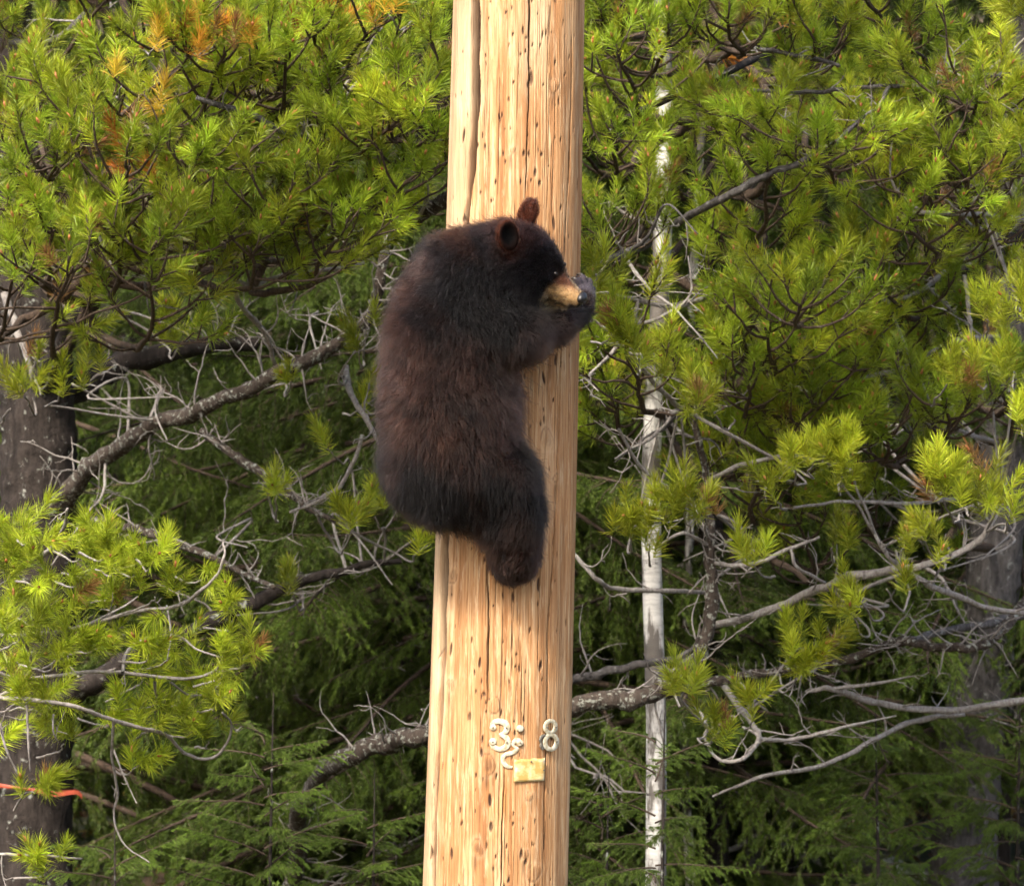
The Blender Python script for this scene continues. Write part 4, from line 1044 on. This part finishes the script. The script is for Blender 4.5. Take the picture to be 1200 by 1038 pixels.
# hand-laid limbs on the right
for k, (who, pts, rr, wd, tw) in enumerate([
    (pineR, [(1215, 690, 3.2), (1168, 742, 2.9), (1137, 758, 2.8), (1092, 757, 2.8), (1056, 752, 2.8), (975, 777, 2.9), (912, 786, 3.0), (840, 797, 3.1), (760, 822, 3.2)], [.016, .016, .014, .013, .014, .013, .014, .014, .011], 'bark_lichen', 40),
    (pineR, [(1215, 716, 3.6), (1150, 732, 3.3), (1092, 744, 3.1), (1050, 752, 2.9)], [.014, .013, .012, .010], 'bark_grey', 14),
    (pineR, [(1180, 560, 2.4), (1160, 612, 2.3), (1137, 641, 2.3), (1074, 664, 2.3), (1002, 674, 2.3), (966, 688, 2.4), (903, 713, 2.5), (835, 734, 2.6)], [.007, .009, .010, .011, .013, .013, .012, .011], 'twig_dead', 26),
    (pineR, [(1205, 718, 2.6), (1165, 714, 2.5), (1110, 694, 2.4), (1074, 676, 2.3), (1040, 650, 2.2), (1020, 615, 2.2)], [.008, .008, .009, .009, .007, .004], 'twig_dead', 14),
    (pineM, [(660, 636, 2.0), (676, 652, 2.0), (700, 679, 2.0), (723, 690, 2.1), (780, 692, 2.2), (830, 694, 2.4)], [.005, .006, .007, .007, .007, .006], 'twig_dead', 6),
    (pineR, [(1215, 818, 3.0), (1110, 832, 3.0), (1020, 822, 2.9), (975, 807, 2.8), (945, 812, 2.8)], [.011, .010, .010, .009, .004], 'twig_dead', 14),
    (pineR, [(975, 807, 2.8), (1030, 800, 2.8), (1070, 792, 2.8)], [.006, .005, .002], 'twig_dead', 6),
    (pineM, [(835, 933, 2.6), (894, 910, 2.6), (952, 899, 2.7), (1002, 879, 2.8), (1065, 847, 3.0), (1130, 836, 3.1)], [.003, .006, .007, .007, .008, .008], 'twig_dead', 10),
    (pineM, [(814, 826, 2.3), (828, 850, 2.2), (826, 868, 2.2), (845, 890, 2.2), (872, 888, 2.2), (889, 866, 2.3), (880, 845, 2.5), (850, 806, 2.9)], [.004, .005, .005, .005, .006, .007, .009, .010], 'twig_dead', 10),
    (pineM, [(889, 866, 2.3), (930, 866, 2.4), (985, 853, 2.4), (1050, 838, 2.5)], [.007, .006, .005, .002], 'twig_dead', 5),
    (pineR, [(1215, 262, 3.4), (1182, 284, 3.2), (1137, 307, 3.0), (1087, 330, 2.9), (1038, 356, 2.9), (980, 377, 3.0), (900, 395, 3.2)], [.034, .030, .027, .023, .020, .018, .010], 'bark', 30),
    (pineM, [(690, 341, 1.6), (705, 343, 1.6), (745, 352, 1.7), (795, 359, 1.8), (853, 336, 2.0)], [.004, .005, .006, .007, .006], 'twig_dead', 8),
    (pineM, [(748, 350, 1.7), (742, 385, 1.7), (738, 412, 1.6), (777, 460, 1.8), (804, 482, 2.0)], [.005, .005, .005, .007, .008], 'twig_dead', 6),
    (pineM, [(790, 262, 1.9), (804, 254, 1.8), (853, 229, 1.6), (894, 207, 1.5), (934, 193, 1.5), (975, 171, 1.5), (1011, 135, 1.6)], [.010, .011, .011, .010, .009, .008, .005], 'bark_grey', 10),
    (pineM, [(890, 58, 1.8), (950, 68, 1.8), (985, 78, 1.8)], [.006, .007, .005], 'bark_grey', 4),
    (pineR, [(880, 106, 1.7), (952, 108, 1.8), (1000, 103, 1.8), (1080, 100, 1.8), (1200, 85, 2.4)], [.005, .006, .006, .007, .010], 'bark_grey', 8),
    (pineM, [(715, 150, 1.8), (760, 125, 1.9), (830, 96, 2.0), (900, 60, 2.6)], [.008, .010, .011, .012], 'bark', 10),
    (pineM, [(725, 503, 1.6), (750, 545, 1.7), (777, 568, 1.8), (806, 586, 2.1)], [.004, .005, .006, .006], 'twig_dead', 5),
    (pineR, [(1060, 250, 1.8), (1110, 250, 1.9), (1160, 254, 2.1), (1215, 260, 2.6)], [.005, .007, .008, .010], 'twig_dead', 10),
    (pineR, [(1130, 322, 2.0), (1136, 370, 2.0), (1138, 400, 2.0), (1146, 430, 2.0)], [.006, .006, .005, .004], 'twig_dead', 4),
    (pineR, [(1005, 445, 2.6), (1060, 430, 2.7), (1120, 400, 2.9), (1180, 395, 3.4)], [.006, .007, .009, .011], 'twig_dead', 14),
    (pineR, [(985, 340, 2.2), (1040, 352, 2.3), (1080, 338, 2.4), (1110, 318, 2.6)], [.004, .006, .007, .008], 'twig_dead', 12),
    (pineR, [(1090, 495, 2.8), (1140, 510, 3.0), (1175, 520, 3.4)], [.006, .007, .008], 'twig_dead', 6),
    (pineM, [(930, 595, 2.2), (990, 588, 2.3), (1060, 590, 2.4), (1120, 585, 2.6)], [.004, .005, .006, .007], 'twig_dead', 6),
    (pineM, [(700, 310, 1.5), (730, 298, 1.6), (760, 285, 1.9)], [.009, .011, .012], 'bark_grey', 4)]):
    limb(who, pts, rr, wd, 600 + k, tw, .17)
for k in range(10):
    x = rng.uniform(760, 1190); y = rng.uniform(330, 720)
    wh = pineM if x < 985 else pineR
    limb(wh, joint(wh, at(x, y, 3.8), .5) + [(x, y, 3.8), (x + rng.uniform(-50, 50), y + rng.uniform(-10, 30), 3.6), (x + rng.uniform(-90, 90), y + rng.uniform(-10, 70), 3.4)], [.006, .005, .002], 'twig_dead', 700 + k, 7, .2)
for k, (px, py, y, n_) in enumerate([(803, 810, 1.9, 7), (842, 856, 2.0, 6), (880, 662, 2.0, 5), (1100, 560, 1.7, 8), (1105, 585, 1.7, 5), (1150, 590, 1.8, 6), (1180, 605, 1.9, 6), (1165, 560, 1.9, 3), (1200, 490, 2.0, 6), (1195, 370, 2.0, 7), (1195, 340, 2.1, 6),
        (905, 580, 2.1, 4), (930, 545, 2.0, 4), (955, 540, 2.0, 5), (985, 560, 2.0, 6), (990, 530, 2.0, 6), (940, 770, 2.6, 6), (935, 790, 2.6, 6), (960, 755, 2.6, 4), (885, 835, 2.3, 4), (1000, 720, 2.4, 4), (1010, 705, 2.5, 4), (740, 620, 2.2, 7), (760, 640, 2.2, 6), (800, 600, 2.1, 6),
        (785, 590, 2.1, 5), (830, 600, 2.2, 4), (735, 400, 1.4, 7), (720, 390, 1.4, 5), (748, 420, 1.4, 4), (1060, 640, 2.3, 2), (1100, 655, 2.2, 2), (1080, 630, 2.2, 2), (975, 640, 2.2, 3), (1160, 375, 2.4, 5), (1140, 440, 2.3, 5), (1110, 450, 2.2, 4), (1180, 440, 2.2, 5), (1040, 690, 2.2, 2), (815, 470, 2.2, 4),
        (835, 480, 2.3, 4), (700, 320, 1.4, 5), (690, 350, 1.6, 3), (1195, 20, 2.0, 5), (1195, 170, 1.8, 4)]):
    sprig(pineM if px < 985 else pineR, px, py, y - .9, 800 + k, n_, tint=PINE_Y * (.9 if n_ > 3 else .7))
# pale bare twigs that show among the boughs
for k in range(24):
    lf = k < 9; x = rng.uniform(20, 500) if lf else rng.uniform(690, 1180); y = rng.uniform(20, 290) if lf else rng.uniform(60, 560); dx = rng.uniform(-90, 90); yy = rng.uniform(.9, 2.0)
    wh = pineL if lf else (pineM if x < 985 else pineR); st = (x + dx, y + rng.uniform(-30, 50), yy + .5)
    cp = np.array(CARRY[wh.name]); st = cp[np.argmin(np.linalg.norm(cp - at(*st), axis=1))]; d_ = unit([rng.normal(), -.5, rng.normal() * .5 + .1]); l_ = rng.uniform(.18, .4)
    limb(wh, [st, st + d_ * l_ * .35 + np.array([0, 0, -.02]), st + d_ * l_ * .7, st + d_ * l_ + np.array([rng.normal() * .05, 0, rng.normal() * .06])], [.006, .005, .0035, .0016], 'twig_dead' if k % 3 else 'bark_grey', 900 + k, 9, .15)
# ---- upper crowns, above the picture: copies of the boughs higher up
def raise_copies(who, n_, dz, seed):
    r = np.random.default_rng(seed); kids = [c for c in who.children if c.name.startswith('branch') and any(g_.name.startswith('needles') for g_ in c.children) and len(c.data.vertices) > 700]
    base = Vector(who.location)
    for k in range(n_):
        src = kids[r.integers(len(kids))]; a = r.uniform(-.5, .5); h = dz[0] + (dz[1] - dz[0]) * (k + r.random()) / n_
        c = src.copy(); COL.objects.link(c); c.parent = who
        c.matrix_parent_inverse = Matrix.Translation(Vector((0, 0, h))) @ Matrix.Rotation(a, 4, 'Z') @ Matrix.Diagonal((.72, .72, 1, 1)) @ Matrix.Translation(-base)
        for g_ in src.children:
            d = g_.copy(); COL.objects.link(d); d.parent = c
raise_copies(pineL, 34, (1.2, 4.5), 1); raise_copies(pineM, 22, (1.3, 3.6), 2); raise_copies(pineR, 26, (1.3, 4.8), 3)

# ---- bare grey stem that arches behind the pole
lean = thing('leaning_stem', 'bare grey lichen spotted stem arching behind the pole below the bear', 'dead tree', (*at(330, 1190, 4.5)[:2], float(ground_z(at(330, 1190, 4.5)[0], 4.5))), None)
limb(lean, [(330, 1190, 4.5), (340, 1080, 4.4), (352, 960, 3.8), (374, 908, 2.9), (405, 888, 2.4), (450, 870, 2.3), (505, 858, 2.2), (600, 842, 2.2), (672, 824, 2.2), (740, 820, 2.2), (790, 798, 2.25), (820, 760, 2.3), (834, 690, 2.3), (832, 620, 2.3), (828, 560, 2.3), (814, 484, 2.2), (831, 451, 2.2), (846, 415, 2.2)],
     [.03, .03, .028, .026, .026, .027, .028, .028, .028, .028, .026, .022, .018, .014, .011, .010, .009, .006], 'bark_lichen', 50, 70, .2, 'lichen spotted arching stem', name='stem')
limb(lean, [(660, 798, 2.5), (700, 790, 2.5), (750, 778, 2.5), (800, 768, 2.45), (830, 740, 2.4)], [.013, .013, .011, .009, .006], 'bark_grey', 51, 12)
limb(lean, [(833, 561, 2.3), (871, 545, 2.2), (925, 534, 2.1), (960, 540, 2.1)], [.007, .007, .006, .003], 'twig_dead', 52, 5)
limb(lean, [(832, 640, 2.3), (800, 625, 2.2), (770, 640, 2.2)], [.006, .005, .003], 'twig_dead', 53, 6)
limb(lean, [(834, 660, 2.3), (880, 662, 2.2), (920, 645, 2.2), (960, 630, 2.2)], [.006, .007, .006, .004], 'twig_dead', 54, 6)
limb(lean, [(925, 640, 2.2), (935, 665, 2.2), (965, 683, 2.3)], [.004, .005, .005], 'twig_dead', 55, 2)

# ================================================================ birches, spruces and forest behind
m, n, b, out = mat('birch_bark')
v = coords(n, (6, 6, 30)); f = noise(n, v, 1.0, 6, .75); f2 = noise(n, coords(n, (4, 4, 1.2)), 3, 5, .7)
c = ramp(n, f, [(.34, (.05, .045, .04)), (.42, (.44, .42, .39)), (.6, (.64, .62, .58))])
c = mixc(n, ramp(n, f2, [(.45, 0.0), (.53, .92)]), c, (.085, .07, .058))
n.links.new(c, b.inputs['Base Color']); b.inputs['Roughness'].default_value = .7; M['birch'] = m
def birch(px, y, r0, lean_, label, seed, h=11):
    x = at(px, 519, y)[0]; gz = float(ground_z(x, y)); r = np.random.default_rng(seed)
    t = thing('birch_tree', label, 'birch tree', (x, y, gz), 'pale birches behind the pines')
    mb = MB(); z = np.linspace(-.3, h, 60); P = np.stack([x + lean_ * (z - ZC) + .018 * np.sin(z * 1.7 + seed) + .008 * np.sin(z * 4.3), np.full(60, y), gz + z], -1); tube(mb, P, r0 * (1 - .8 * np.clip(z / h, 0, 1)), 14, rough=.05, rng=r)
    mb.build('trunk', M['birch'], t)
    for k in range(14):
        i = int(r.integers(18, 55)); a = r.uniform(0, 6.28); e = P[i] + np.array([cos(a), abs(sin(a)), .7]) * r.uniform(.5, 1.2)
        mb = MB(); Q = wobble(np.linspace(P[i], e, 10), .03, r); tube(mb, Q, np.linspace(.012, .003, 10), 5)
        for s_ in range(5):
            q = Q[r.integers(3, 10)]; tube(mb, wobble(np.linspace(q, q + r.uniform(-.4, .4, 3), 6), .02, r), np.linspace(.004, .001, 6), 3)
        br = mb.build('branch', M['twig'], t)
        if P[i][2] > 4.5:
            ml = MB(); nl_ = 160; c_ = Q[r.integers(4, 10, nl_)] + r.normal(0, .16, (nl_, 3)); u_ = unit(r.standard_normal((nl_, 3))); w_ = unit(np.cross(u_, r.standard_normal((nl_, 3))))
            vv = np.stack([c_ - u_ * .022, c_ + w_ * .014, c_ + u_ * .022, c_ - w_ * .014], 1); k4 = np.arange(nl_)[:, None] * 4 + np.arange(4)
            ml.add(vv, None, k4, np.append(np.array([.10, .13, .02]) * r.lognormal(0, .2), 1)); f_ = ml.build('leaves', M['leaf'], br); f_['kind'] = 'stuff'
birch(772, 2.7, .035, .001, 'pale birch trunk standing just right of the pole', 1)
birch(813, 4.8, .017, .006, 'thin pale birch trunk right beside the thicker pale birch', 2)

SPR = 'dark spruces behind the pines'
places = [(-2.55, 7.6, 'dark spruce at the left behind the large left pine', 2.0), (-.36, 7.0, 'dark drooping spruce left of the pole behind the lichen limb', 1.9), (-1.7, 10.5, 'dark spruce deeper in the woods between two left spruces', 2.3), (.35, 9.8, 'dark spruce directly behind the pole', 2.2),
          (1.15, 7.4, 'dark green spruce hanging behind the pale birch', 1.7), (2.35, 8.6, 'dark spruce behind the middle and right pines', 2.1), (3.3, 7.2, 'dark spruce at the right edge behind the grey trunk', 1.8), (-3.5, 10.0, 'dark spruce at the far left edge of the woods', 2.2),
          (at(1165, 0, 5.8)[0], 5.8, 'dark green spruce right of the slender pine trunk', 1.9), (at(838, 0, 5.0)[0], 5.0, 'dark green spruce left of the slender pine trunk', 1.5), (at(640, 0, 5.2)[0], 5.2, 'dark green spruce just right behind the pole', 1.7), (at(520, 0, 5.4)[0], 5.4, 'dark green spruce with hanging sprays behind the lichen limb', 1.75), (at(50, 0, 6.0)[0], 6.0, 'dark green spruce right of the left pine trunk', 1.8), (at(575, 0, 5.0)[0], 5.0, 'dark green spruce just left behind the bear', 1.6),
          (1.6, 12.2, 'dark spruce deep in the woods right of the pole', 2.4), (-.4, 13.5, 'dark spruce deep in the woods left of the pole', 2.4), (3.2, 12.0, 'dark spruce deep in the woods at the right', 2.4)]
for k, (x, y, lb, sp_) in enumerate(places):
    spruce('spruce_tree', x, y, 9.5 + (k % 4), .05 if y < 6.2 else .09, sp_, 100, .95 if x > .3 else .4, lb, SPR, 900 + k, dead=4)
rng = np.random.default_rng(77)
k = 0
for y, step in ((16.5, 1.9), (20, 2.2), (25, 2.6), (31, 3.2), (39, 4.2)):
    hw = 1.30 * (D + y) / D + 1.6
    for x in np.arange(-hw, hw, step):
        xx = x + rng.uniform(-.6, .6); yy = y + rng.uniform(-1.4, 1.4)
        spruce('spruce_tree', xx, yy, rng.uniform(11, 15), .11, rng.uniform(2.2, 2.9), 42, .4, 'dark spruce far back in the shaded forest', 'far spruces in the shaded forest', 1200 + k, dead=3); k += 1
# young spruces low down in front
YS = 'young spruces low down'
for k, (px, y, h, sp_, nb, lb) in enumerate([(310, 1.9, 2.05, 1.15, 60, 'young spruce with fresh green sprays at the bottom left of the pole'), (130, 2.5, 1.72, .85, 36, 'young spruce under the orange tape beside the left trunk'),
        (430, 2.3, 1.80, .9, 40, 'young spruce close against the left side of the pole foot'), (705, 2.8, 1.66, .75, 26, 'young spruce close against the right side of the pole foot'),
        (1040, 3.4, 1.75, .75, 20, 'young spruce at the bottom right below the bare twigs'), (768, 1.6, 1.95, .6, 34, 'narrow young spruce in front of the foot of the pale birch'), (1190, 4.2, 1.6, .9, 34, 'young spruce at the bottom right corner by the grey trunk')]):
    spruce('young_spruce', at(px, 519, y)[0], y, h, .018, sp_, nb + 34, .2, lb, YS, 30 + k, dead=1, kit=SBY)

# ---- orange tape on the left trunk
m, n, b, out = mat('tape_orange'); b.inputs['Base Color'].default_value = (.30, .05, .02, 1); b.inputs['Roughness'].default_value = .6
mb = MB(); p0 = trunk_at(tp, at(0, 921, 4.0)[2]); aa = np.linspace(0, 2 * pi, 40, endpoint=False)
v = []
for z_, o_ in ((-.006, .150), (-.002, .152), (.003, .1515), (.006, .150)):
    for a in aa: v.append(p0 + np.array([(o_ + .004 * sin(5 * a)) * cos(a), (o_ + .004 * sin(5 * a)) * sin(a), z_ * (1 - .35 * sin(3 * a)) - .018 * cos(a)]))
q = [[L_ * 40 + i_, L_ * 40 + (i_ + 1) % 40, (L_ + 1) * 40 + (i_ + 1) % 40, (L_ + 1) * 40 + i_] for L_ in range(3) for i_ in range(40)]
mb.add(v, None, q)
t_ = catmull([p0 + np.array([.03, -.152, -.004]), p0 + np.array([.09, -.150, -.016]), p0 + np.array([.150, -.135, -.010]), p0 + np.array([.172, -.12, -.024])], 6)
mb.add(np.concatenate([t_ + [0, 0, .007], t_ - [0, 0, .007]]), None, [[i_, i_ + 1, len(t_) + i_ + 1, len(t_) + i_] for i_ in range(len(t_) - 1)])
tp_o = mb.build('flagging_tape', m); tag(tp_o, 'orange flagging tape tied round the dark trunk at the left edge', 'tape')

# ---- fallen log, leaf litter and low shrubs on the forest floor
lg = MB(); r = np.random.default_rng(8); x0 = at(905, 519, 7.5)[0]
P = wobble(np.linspace([x0 - .15, 7.2, float(ground_z(x0 - .15, 7.2)) + .13], [x0 + 1.3, 6.5, float(ground_z(x0 + 1.3, 6.5)) + .05], 30), .012, r); tube(lg, P, np.linspace(.045, .065, 30), 12, rough=.06, rng=r)
tag(lg.build('fallen_log', M['birch']), 'pale fallen log lying on the forest floor at the bottom right', 'log')
ml = MB(); nl_ = 26000; r = np.random.default_rng(9)
c_ = np.stack([r.uniform(-5, 5, nl_), 2.5 + 16 * r.random(nl_) ** 1.2, np.zeros(nl_)], -1); c_[:, 2] = ground_z(c_[:, 0], c_[:, 1]) + r.uniform(.005, .05, nl_)
u_ = unit(r.standard_normal((nl_, 3)) * [1, 1, .35]); w_ = unit(np.cross(u_, np.array([0, 0, 1.0]) + r.standard_normal((nl_, 3)) * .4)); sz = r.uniform(.015, .035, (nl_, 1))
vv = np.stack([c_ - u_ * sz, c_ + w_ * sz * .6, c_ + u_ * sz, c_ - w_ * sz * .6], 1)
pal = np.array([[.20, .11, .04], [.30, .19, .05], [.12, .06, .03], [.34, .26, .06], [.22, .17, .12], [.10, .12, .03]])[r.integers(0, 6, nl_)]
ml.add(vv, None, np.arange(nl_)[:, None] * 4 + np.arange(4), np.repeat(np.hstack([pal, np.ones((nl_, 1))]), 4, 0))
lt = ml.build('leaf_litter', M['leaf']); tag(lt, 'brown and yellow fallen leaves covering the forest floor', 'leaf litter', kind='stuff')
for k, (px, y, h, cl_, lb) in enumerate([(875, 8.2, .75, (.24, .19, .03), 'low shrub with yellowing leaves beside the slender pine trunk'), (930, 7.4, .6, (.20, .17, .03), 'low shrub with yellow leaves in front of the fallen log'), (1050, 8.8, .8, (.20, .15, .04), 'leafy yellow brown shrub at the bottom right beside the grey trunk'), (720, 9.0, .7, (.14, .15, .03), 'low green shrub at the bottom right of the pole'), (235, 8.6, .9, (.09, .13, .025), 'low green shrub deep in shade left of the pole'), (800, 10.5, .9, (.22, .16, .04), 'yellow leaved shrub standing behind the birch trunks')]):
    r = np.random.default_rng(60 + k); x = at(px, 519, y)[0]; gz = float(ground_z(x, y)); t = thing('shrub', lb, 'shrub', (x, y, gz), 'low shrubs on the forest floor')
    ms, ml = MB(), MB(); tips = []
    for s_ in range(14):
        e = np.array([x + r.normal() * .28, y + r.normal() * .28, gz + h * r.uniform(.5, 1.1)]); Q = wobble(np.linspace([x, y, gz - .03], e, 9), .015, r); tube(ms, Q, np.linspace(.006, .0015, 9), 4); tips += list(Q[3:])
    ms.build('stems', M['twig'], t); tips = np.array(tips); nl_ = 420
    c_ = tips[r.integers(0, len(tips), nl_)] + r.normal(0, .06, (nl_, 3)); u_ = unit(r.standard_normal((nl_, 3)) * [1, 1, .5]); w_ = unit(np.cross(u_, r.standard_normal((nl_, 3)))); sz = r.uniform(.012, .028, (nl_, 1))
    vv = np.stack([c_ - u_ * sz, c_ + w_ * sz * .6, c_ + u_ * sz, c_ - w_ * sz * .6], 1)
    cc = np.array(cl_) * r.lognormal(0, .25, (nl_, 1)); ml.add(vv, None, np.arange(nl_)[:, None] * 4 + np.arange(4), np.repeat(np.hstack([cc, np.ones((nl_, 1))]), 4, 0))
    f_ = ml.build('leaves', M['leaf'], t); f_['kind'] = 'stuff'
